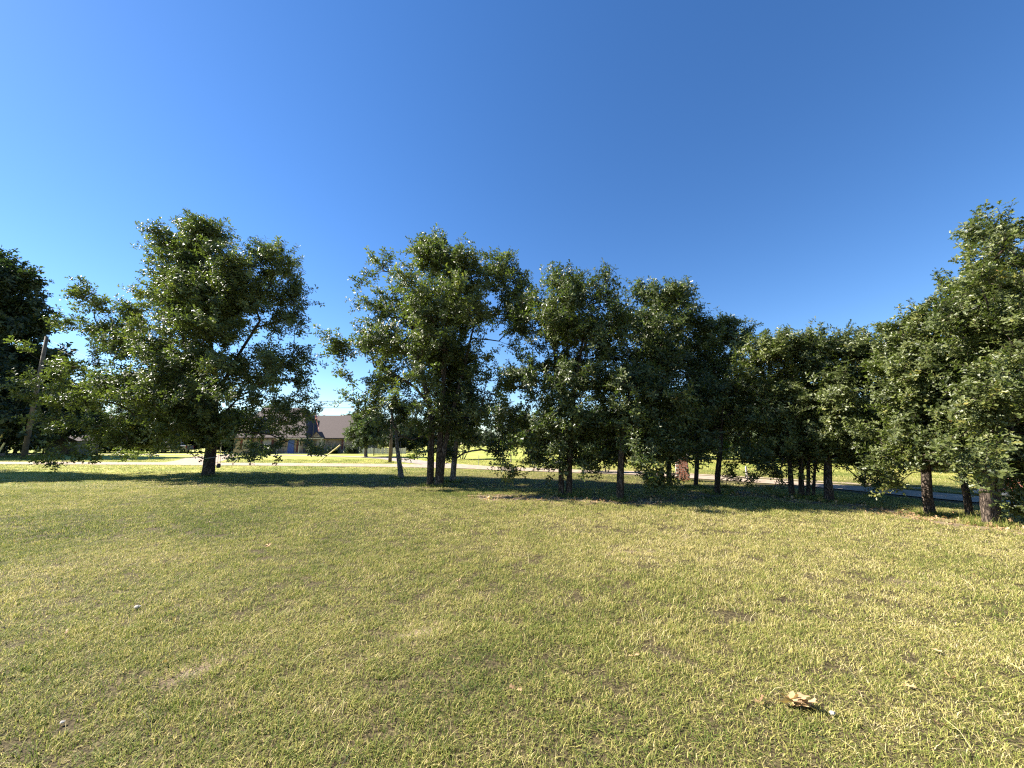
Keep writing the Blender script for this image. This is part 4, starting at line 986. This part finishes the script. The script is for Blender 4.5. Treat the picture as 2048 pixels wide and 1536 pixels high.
# dormer on the left wing
dm = hb('dormer', M_CREAM, [(-8.1, -5.9, 0.6, 3.4, 3.7, 4.85)])
dr = MB()
for sx in (-1, 1):
    x0 = -7.0; x1 = x0 + sx * 1.4
    dr.add([(x0,.4,5.95),(x1,.4,4.75),(x1,4.6,4.75),(x0,4.6,5.95),(x0,.4,5.83),(x1,.4,4.63),(x1,4.6,4.63),(x0,4.6,5.83)], [(0,1,2,3),(7,6,5,4),(0,4,5,1),(1,5,6,2),(3,2,6,7)])
dr.build('dormer_roof', M_SHINGLE, dm)
hb('dormer_gable', M_SIDING, [(-7.75, -6.25, .57, .6, 4.85, 5.1)], par=dm)
hb('dormer_pane', glass('pale_glass', (0.25, 0.33, 0.38)), [(-7.6, -6.4, .56, .59, 3.95, 4.7)], par=dm)
# carport on the left end
hb('carport_roof', M_SHINGLE, [(-14.6, -10.65, 0.5, 8, 2.3, 2.5)])
for x in (-14.4, -12.4): hb('carport_post', M_CREAM, [(x-.07, x+.07, 0.6, 0.74, 0, 2.3)])
tag(H, 'tan stone house with brown hipped roofs, porch and blue door behind the left oak', 'house')
# shrubs along the front wall, each its own
def shrub(x, y, s, lab, leafset=G_DARK, seed=1, grp='shrubs in front of the house'):
    spec = dict(base=(x, y), trunks=[(0.03, [(0, 0), (0, 0.3 * s)])], limbs=[], blobs=[(0, .45*s, .5*s, .35*s), (.3*s, .35*s, .35*s, .3*s)])
    o = grow_tree('shrub', spec, grp, leafset, M_BARK, seed, dens=1.6 / s, sprig=0.9 * s)
    label(o, lab, 'shrub')
shrub(-31.2, 60.6, 1.3, 'dark shrub under the porch window of the stone house', seed=61)
shrub(-28.6, 61.8, 1.2, 'dark shrub between the two right windows of the stone house', seed=62)
shrub(-25.6, 62.2, 1.3, 'dark shrub at the right corner of the stone house', seed=63)
shrub(-38.6, 60.4, 1.4, 'dark shrub under the left wing windows of the stone house', seed=64)

# ------------------------------------------------------------------ flagpole and flag
fp = MB(); fp.tube([(0,0,0),(0,0,3),(0,0,6.0)], [0.045,0.04,0.03], 8); 
F = empty('flagpole', (-23.9, 46.6, 0)); fp.build('pole', M_BLACK, F)
fb = MB(); fb.tube([(0,0,6.0),(0,0,6.08),(0,0,6.14)], [0.03,0.06,0.02], 8); fb.build('finial', M_STEEL, F)
tag(F, 'slim dark flagpole on the lawn in front of the stone house', 'flagpole')
def mat_flag():
    m, nt, out = nmat('flag_cloth')
    u = N(nt, 'ShaderNodeAttribute'); u.attribute_name = 'fuv'
    sp = N(nt, 'ShaderNodeSeparateXYZ'); nt.links.new(u.outputs['Vector'], sp.inputs[0])
    def M(op, a, b=None):
        n = N(nt, 'ShaderNodeMath', operation=op)
        for i, v in enumerate((a, b)):
            if v is None: continue
            if isinstance(v, (int, float)): n.inputs[i].default_value = v
            else: nt.links.new(v, n.inputs[i])
        return n.outputs[0]
    st = M('LESS_THAN', M('FRACT', M('MULTIPLY', sp.outputs[1], 6.5)), 0.5)
    c = mixc(nt, st, (0.75, 0.73, 0.70), (0.45, 0.03, 0.04))
    can = M('MULTIPLY', M('LESS_THAN', sp.outputs[0], 0.4), M('GREATER_THAN', sp.outputs[1], 0.4615))
    fx = M('SUBTRACT', M('FRACT', M('MULTIPLY', sp.outputs[0], 15.0)), 0.5); fy = M('SUBTRACT', M('FRACT', M('MULTIPLY', M('SUBTRACT', sp.outputs[1], 0.4615), 9.3)), 0.5)
    star = M('LESS_THAN', M('ADD', M('MULTIPLY', fx, fx), M('MULTIPLY', fy, fy)), 0.06)
    cc = mixc(nt, star, (0.02, 0.035, 0.14), (0.75, 0.73, 0.70))
    c = mixc(nt, can, c, cc)
    b = N(nt, 'ShaderNodeBsdfPrincipled'); b.inputs['Roughness'].default_value = 0.8
    t = N(nt, 'ShaderNodeBsdfTranslucent'); nt.links.new(c, b.inputs['Base Color']); nt.links.new(c, t.inputs['Color'])
    mx = N(nt, 'ShaderNodeMixShader'); mx.inputs[0].default_value = 0.3
    nt.links.new(b.outputs[0], mx.inputs[1]); nt.links.new(t.outputs[0], mx.inputs[2]); nt.links.new(mx.outputs[0], out.inputs[0]); return m
nu, nv_ = 30, 18; fv = []; uv = []
for j in range(nv_ + 1):
    for i in range(nu + 1):
        u = i / nu; v = j / nv_
        # a slack flag hanging from its hoist: the fly drops and folds
        hz = 5.75 - (1 - v) * 1.25
        x = 0.05 + 0.62 * u ** 0.7 * (0.55 + 0.45 * (1 - v) ) ; z = hz - 1.5 * u ** 1.15
        y = 0.10 * math.sin(u * 11 + v * 2.2) * (0.3 + u) + 0.04 * math.sin(v * 9 + u * 3)
        fv.append((x, y, z)); uv.append((u, v, 0))
ff = [(j*(nu+1)+i, j*(nu+1)+i+1, (j+1)*(nu+1)+i+1, (j+1)*(nu+1)+i) for j in range(nv_) for i in range(nu)]
fl = mesh_obj('flag', fv, ff, mat_flag(), None, True, {'fuv': ('POINT', 'FLOAT_VECTOR', uv)})
fl.location = (-23.9, 46.6, 0)
tag(fl, 'slack red, white and blue striped flag hanging on the pole by the house', 'flag')

# ------------------------------------------------------------------ parked pickup
def pickup():
    T = empty('pickup_truck', (-57.6, 66.0, 0.0), math.radians(4))
    M_PAINT = simple('silver_paint', (0.33, 0.34, 0.36), 0.3, 0.04, 2, 0, metal=0.5)
    W = 0.98
    prof = [(-2.9,.55),(-2.92,.95),(-2.75,1.12),(-1.55,1.2),(-0.75,1.82),(-0.4,1.88),(1.0,1.88),(1.22,1.8),(1.38,1.28),(2.9,1.25),(2.92,.62),(2.35,.58),(2.3,.8),(2.05,1.0),(1.65,1.0),(1.4,.8),(1.35,.5),(-1.35,.5),(-1.4,.8),(-1.65,1.0),(-2.05,1.0),(-2.3,.8),(-2.38,.55)]
    n = len(prof); vs = []; fs = []
    lv = [(-W, .97), (-W*1.0, 1.0), (W*1.0, 1.0), (W, .97)]
    for k, yy in enumerate((-W, -W + .08, W - .08, W)):
        for x, z in prof:
            inn = 0.0
            if z > 1.2: inn = (z - 1.2) * 0.22
            y = yy * (1 - inn / W) 
            sh = 0.04 if k in (0, 3) else 0.0
            vs.append((x * (1 - sh * 0.2), y, z - (sh if z > 1.1 else -sh * .3)))
    for k in range(3):
        for i in range(n): fs.append((k*n+i, k*n+(i+1) % n, (k+1)*n+(i+1) % n, (k+1)*n+i))
    fs.append(tuple(range(n))[::-1]); fs.append(tuple(3*n+i for i in range(n)))
    mesh_obj('body', vs, fs, M_PAINT, T)
    for sg in (-1, 1):
        y = sg * (W - .035)
        for poly in ([(-1.35,1.27),(-0.68,1.74),(-0.12,1.78),(-0.12,1.27)], [(-0.02,1.27),(-0.02,1.78),(.82,1.78),(1.02,1.3)]):
            mb = MB(); yy = sg * 0.905; mb.prism(poly, min(yy, yy + sg*.05), max(yy, yy + sg*.05)); mb.build('window', M_GLASS, T)
        mb = MB(); mb.box(-1.15, -0.98, sg*1.0 if sg > 0 else -1.17, sg*1.17 if sg > 0 else -1.0, 1.2, 1.36); mb.build('mirror', M_PAINT, T)
        mb = MB(); mb.box(-2.86, -2.62, sg*.86-.1, sg*.86+.1, .84, 1.0); mb.build('headlight', glass('lamp_glass', (.6,.6,.58)), T)
        mb = MB(); mb.box(2.86, 2.945, sg*.86-.07, sg*.86+.07, .85, 1.18); mb.build('tail_light', simple('red_lens', (.35,.02,.02), .3, 0, 1, 0), T)
    ws = MB(); ws.add([(-1.5,-.8,1.235),(-1.5,.8,1.235),(-0.8,.7,1.805),(-0.8,-.7,1.805),(-1.46,-.8,1.2),(-1.46,.8,1.2),(-0.76,.7,1.77),(-0.76,-.7,1.77)], [(0,3,2,1),(4,5,6,7),(0,1,5,4),(1,2,6,5),(2,3,7,6),(3,0,4,7)]); ws.build('windscreen', M_GLASS, T)
    MT = simple('tyre_rubber', (0.02, 0.02, 0.02), 0.9, 0.1, 3, 0)
    for x in (-1.85, 1.85):
        for sg in (-1, 1):
            yc = sg * 0.86; r = 0.41; ns = 24; vs = []; fs = []
            for yy, rr in ((-.13, .3), (-.13, r*.96), (-.09, r), (.09, r), (.13, r*.96), (.13, .3)):
                for k in range(ns): vs.append((x + rr*math.cos(k*2*math.pi/ns), yc + yy, .41 + rr*math.sin(k*2*math.pi/ns)))
            for q in range(5):
                for k in range(ns): fs.append((q*ns+k, q*ns+(k+1) % ns, (q+1)*ns+(k+1) % ns, (q+1)*ns+k))
            wh = mesh_obj('wheel', vs, fs, MT, T)
            mb = MB(); mb.tube([(x, yc-.1, .41), (x, yc+.1, .41)], .295, 16); mb.build('rim', M_STEEL, wh)
    mb = MB(); mb.box(-2.98, -2.9, -.9, .9, .5, .72); mb.build('bumper', M_STEEL, T)
    mb = MB(); mb.box(2.93, 3.02, -.88, .88, .52, .7); mb.build('bumper', M_STEEL, T)
    mb = MB(); mb.box(-2.945, -2.86, -.62, .62, .78, 1.06); mb.build('grille', M_BLACK, T)
    tag(T, 'silver crew cab pickup parked in the shade, seen through the left oak', 'truck')
pickup()

# ------------------------------------------------------------------ utility poles, wires, guards
def pole(x, y, h, r, lab, arm=True, lean=0.0):
    P = empty('utility_pole', (x, y, 0))
    mb = MB(); mb.tube([(0,0,-.3),(lean*.5,0,h*.5),(lean,0,h)], [r*1.25, r, r*.8], 12); mb.build('pole', M_WOODPOLE, P, smooth=True)
    for k in range(2):
        mb = MB(); zz = h - .35 - .5 * k
        mb.tube([(lean+r*.7,0,zz),(lean+r+.14,0,zz)], .02, 6); mb.tube([(lean+r+.14,0,zz-.06),(lean+r+.14,0,zz+.08)], [.06,.045], 8); mb.build('insulator', M_STEEL, P)
    tag(P, lab, 'utility pole', 'utility poles'); return P
pole(-51.1, 40.95, 13.2, 0.19, 'tall weathered utility pole at the left with two slanted guy wires')
pole(-10.15, 32.6, 5.6, 0.12, 'short utility pole on the lawn between the house and the three-stemmed oak')
def wire(a, b, sag, lab, name='overhead_wire', rad=0.016, grp='overhead wires between the utility poles', cat='wire'):
    a = Vector(a); b = Vector(b); pts = []
    for i in range(33):
        t = i / 32; p = a.lerp(b, t); p.z -= sag * 4 * t * (1 - t); pts.append(p)
    mb = MB(); mb.tube(pts, rad, 4); o = mb.build(name, M_WIRE)
    return tag(o, lab, cat, grp)
wire((-50.8,40.9,12.85), (-10.0,32.6,5.25), 2.2, 'upper black wire sagging between the tall and the short utility pole')
wire((-50.8,40.9,12.35), (-10.0,32.6,4.75), 2.3, 'lower black wire sagging between the tall and the short utility pole')
def guy(top, base, frac, lab, r=0.035):
    G = empty('guy_wire', base)
    tv = Vector(top) - Vector(base)
    mb = MB(); mb.tube([(0,0,0), tv], 0.010, 4); mb.build('cable', M_WIRE, G)
    mb = MB(); mb.tube([tv * 0.005, tv * frac], [r, r], 8); mb.build('guard', M_YEL, G)
    mb = MB(); mb.tube([(0,0,-.1), (0,0,.12)], .02, 6); mb.build('anchor', M_STEEL, G)
    tag(G, lab, 'guy wire', 'guy wires with yellow guards')
guy((-51.0,41.0,11.2), (-53.9,40.4,0.0), 0.34, 'long slanted guy wire with pale yellow guard left of the tall pole', 0.075)
guy((-51.0,41.0,8.0), (-53.1,40.2,0.0), 0.21, 'shorter slanted guy wire with yellow guard nearest the tall pole', 0.075)
guy((-10.2,32.6,4.9), (-16.3,32.9,0.02), 0.30, 'slanted guy wire with yellow guard leaning towards the short pole', 0.045)
guy((-51.0,41.0,10.0), (-57.6,42.0,0.0), 0.45, 'slanted guy wire cut off by the left edge of the picture', 0.075)

# ------------------------------------------------------------------ fences by the house
FN = empty('white_fence', (-23.6, 60.4, 0))
for i in range(13):
    mb = MB(); mb.box(i * .55 + .03, i * .55 + .52, -.02, .02, .05, .92 + .02 * math.sin(i * 2.1)); mb.build('panel', M_WHITE, FN)
for i in range(5):
    mb = MB(); mb.box(i * 1.78 - .05, i * 1.78 + .05, .02, .12, 0, 1.02); mb.build('post', M_WHITE, FN)
tag(FN, 'low white board fence right of the stone house', 'fence')
BF = empty('metal_fence', (-18.2, 51.2, 0))
for i in range(16):
    mb = MB(); mb.tube([(i * .17, 0, 0.03), (i * .17, 0, 1.05)], .012, 4); mb.build('picket', M_BLACK, BF)
for z in (.15, 1.0):
    mb = MB(); mb.box(0, 2.56, -.018, .018, z, z + .04); mb.build('rail', M_BLACK, BF)
for x in (0.08, 2.48):
    mb = MB(); mb.box(x-.035, x+.035, .02, .09, 0, 1.15); mb.build('post', M_BLACK, BF)
tag(BF, 'black metal picket fence in front of the white fence', 'fence')

# ------------------------------------------------------------------ shed at the far left, mailbox pillar, brick things
SH = empty('shed', (-64.8, 56, 0))
hb('wall', M_SIDING, [(-2.2, 2.2, 0, 3, 0, 2.0)], par=SH)
mb = MB(); mb.prism([(-2.5,1.98),(2.5,1.98),(0,2.9)], -.25, 3.25); mb.build('roof', M_SHINGLE, SH)
hb('door', M_BLACK, [(-.2, 1.1, -.06, -.01, 0.02, 1.8)], par=SH)
tag(SH, 'low grey shed in deep shade behind the tall utility pole', 'shed')
MP = empty('mailbox_pillar', (-67.0, 51.0, 0))
hb('pillar', M_STONE, [(-.42, .42, -.3, .3, 0, 1.15)], par=MP); hb('cap', M_CONC, [(-.5, .5, -.38, .38, 1.15, 1.27)], par=MP)
hb('mailbox', M_BLACK, [(-.14, .14, -.36, -.303, .7, .98)], par=MP)
tag(MP, 'pale stone mailbox pillar at the very left edge', 'mailbox')

def brick_wall(name, loc, rz, w, h, dth, lab, cat, cap=True):
    """every brick its own piece, in running bond, mortar recessed behind"""
    B = empty(name, loc, rz)
    bl, bh, jt = 0.215, 0.067, 0.010
    rows = int(h / (bh + jt)); 
    hb('mortar_core', M_CONC, [(-w/2+.006, w/2-.006, -dth/2+.006, dth/2-.006, 0, rows*(bh+jt))], par=B)
    bx = MB(); bx.box(-bl/2, bl/2, -.051, .051, 0, bh); src = None
    rr = random.Random(4)
    for r in range(rows):
        off = 0 if r % 2 == 0 else (bl + jt) / 2
        x = -w/2 + off
        while x < w/2 - 0.02:
            x2 = min(x + bl, w/2)
            if x2 - x > .05:
                if src is None:
                    src = bx.build('brick', M_BRICK, B); o = src
                else:
                    o = src.copy(); COL.objects.link(o); o.parent = B
                o.location = ((x + x2)/2, -dth/2 + .051 - rr.uniform(0, .004), r*(bh+jt)); o.scale = ((x2 - x)/bl, 1, 1)
            x = x2 + jt
    if cap: hb('cap', M_CONC, [(-w/2-.03, w/2+.03, -dth/2-.04, dth/2+.04, rows*(bh+jt)+.001, rows*(bh+jt)+.06)], par=B)
    return tag(B, lab, cat)
brick_wall('brick_planter', (15.6, 12.6, 0.12), math.radians(-48), 0.8, 0.50, 0.35, 'low red brick planter wall on a pale slab behind the thickest right trunk', 'planter')
SL = MB(); SL.box(-.6, .6, -.4, .4, 0, .12); sl = SL.build('concrete_slab', M_CONC); sl.location = (15.6, 12.6, 0.0); sl.rotation_euler = (0, 0, math.radians(-48))
tag(sl, 'pale concrete slab carrying the low brick planter', 'slab')
brick_wall('brick_mailbox', (7.35, 17.0, 0), math.radians(-20), 0.5, 1.15, 0.45, 'red brick mailbox column glimpsed behind the bushy oak', 'mailbox')
# white marker stake beside the lane
sk = MB(); sk.box(-.03, .03, -.02, .02, 0, .62); st_ = sk.build('marker_stake', M_WHITE); st_.location = (10.25, 17.2, 0)
tag(st_, 'thin white marker stake beside the lane in the right row', 'stake')
sk = MB(); sk.tube([(0,0,0),(0,0,.75)], .02, 6); st_ = sk.build('marker_stake', M_STEEL); st_.location = (-2.45, 28.9, 0)
tag(st_, 'thin grey stake in the grass beyond the lane, right of the pale mottled trunk', 'stake')

# ------------------------------------------------------------------ small things on the left oak
RP = MB()
pts = []
for k in range(25):
    a = k * math.pi * 2 / 24; pts.append((0.285 * math.cos(a), 0.285 * math.sin(a), 0.92 + 0.04 * math.sin(a * 1 + .5)))
RP.tube(pts, 0.017, 5, cap=False); rp = RP.build('rope', M_WHITE); rp.location = (-14.95, 19.35, 0)
tag(rp, 'pale rope tied round the trunk of the spreading left oak', 'rope')
HF = empty('hanging_feeder', (-14.35, 19.2, 0.0))
mb = MB(); mb.tube([(-.07,0,.62),(-.03,0,1.9)], .006, 4); mb.tube([(.07,0,.62),(.0,0,1.9)], .006, 4); mb.build('cord', M_WIRE, HF)
mb = MB(); mb.tube([(0,0,.42),(0,0,.46),(0,0,.60),(0,0,.64)], [.05,.09,.08,.03], 10); mb.build('feeder', M_BLACK, HF)
tag(HF, 'small dark feeder hanging on two cords right of the left oak trunk', 'bird feeder')

# ------------------------------------------------------------------ fallen leaves and pebbles on the near lawn
def fallen(x, y, n, s, seed, lab, mat=M_DRY, tilt=0.35, lift=0.02):
    r = np.random.default_rng(seed); V = []; Fc = []; T = []
    for i in range(n):
        a = r.uniform(0, 6.28); o = np.array([r.normal(0, .25*s), r.normal(0, .18*s), lift + r.uniform(0, .25*s)])
        d = np.array([math.cos(a), math.sin(a), r.uniform(-.2, tilt)]); up = np.array([0, 0, 1.0]) + r.normal(0, .45, 3)
        leaf_geo(V, Fc, T, o - d * s * .4, d, up, s * r.uniform(.8, 1.1), s * r.uniform(.32, .42), float(r.uniform(.3, .8)), r.uniform(-.4, .5))
    o = mesh_obj('fallen_leaf', V, Fc, mat, None, False, {'lt': ('FACE', 'FLOAT', np.array(T, np.float32))})
    o.location = (x, y, float(zg(x, y)))
    return tag(o, lab, 'leaf')
fallen(1.72, 2.58, 7, 0.15, 1, 'large tan curled dry oak leaf clump in the near right grass')
fallen(-3.84, 6.39, 2, 0.12, 2, 'small brown curled leaf on the grass left of centre')
fallen(2.55, 2.72, 1, 0.07, 4, 'small pale brown leaf right of the large curled leaf', tilt=.2)
fallen(3.2, 3.15, 1, 0.08, 5, 'dark curled leaf near the right edge of the near lawn')
fallen(5.6, 8.1, 1, 0.13, 6, 'small pale leaf in the grass before the right tree shade')
M_PEB = simple('pebble_stone', (0.36, 0.33, 0.29), 0.9, 0.25, 30, 0.4)
def pebble(x, y, s, lab, seed=0):
    r = random.Random(seed); vs = []; fs = []; nr, ns = 5, 8
    for i in range(nr + 1):
        t = math.pi * i / nr
        for k in range(ns):
            a = 2 * math.pi * k / ns; q = 1 + r.uniform(-.2, .2)
            vs.append((s*math.sin(t)*math.cos(a)*q, .8*s*math.sin(t)*math.sin(a)*q, .55*s*math.cos(t)*q))
    for i in range(nr):
        for k in range(ns): fs.append((i*ns+k, (i+1)*ns+k, (i+1)*ns+(k+1) % ns, i*ns+(k+1) % ns))
    o = mesh_obj('pebble', vs, fs, M_PEB, None); o.location = (x, y, float(zg(x, y)) + .018 + s*.1)
    return tag(o, lab, 'pebble')
pebble(-3.62, 4.0, .030, 'white pebble in the grass at the left, above the bare patch', 1)
pebble(1.86, 2.50, .018, 'white pebble touching the large tan leaf clump', 2)
pebble(-2.55, 2.45, .012, 'small white pebble below the bare patch', 3)
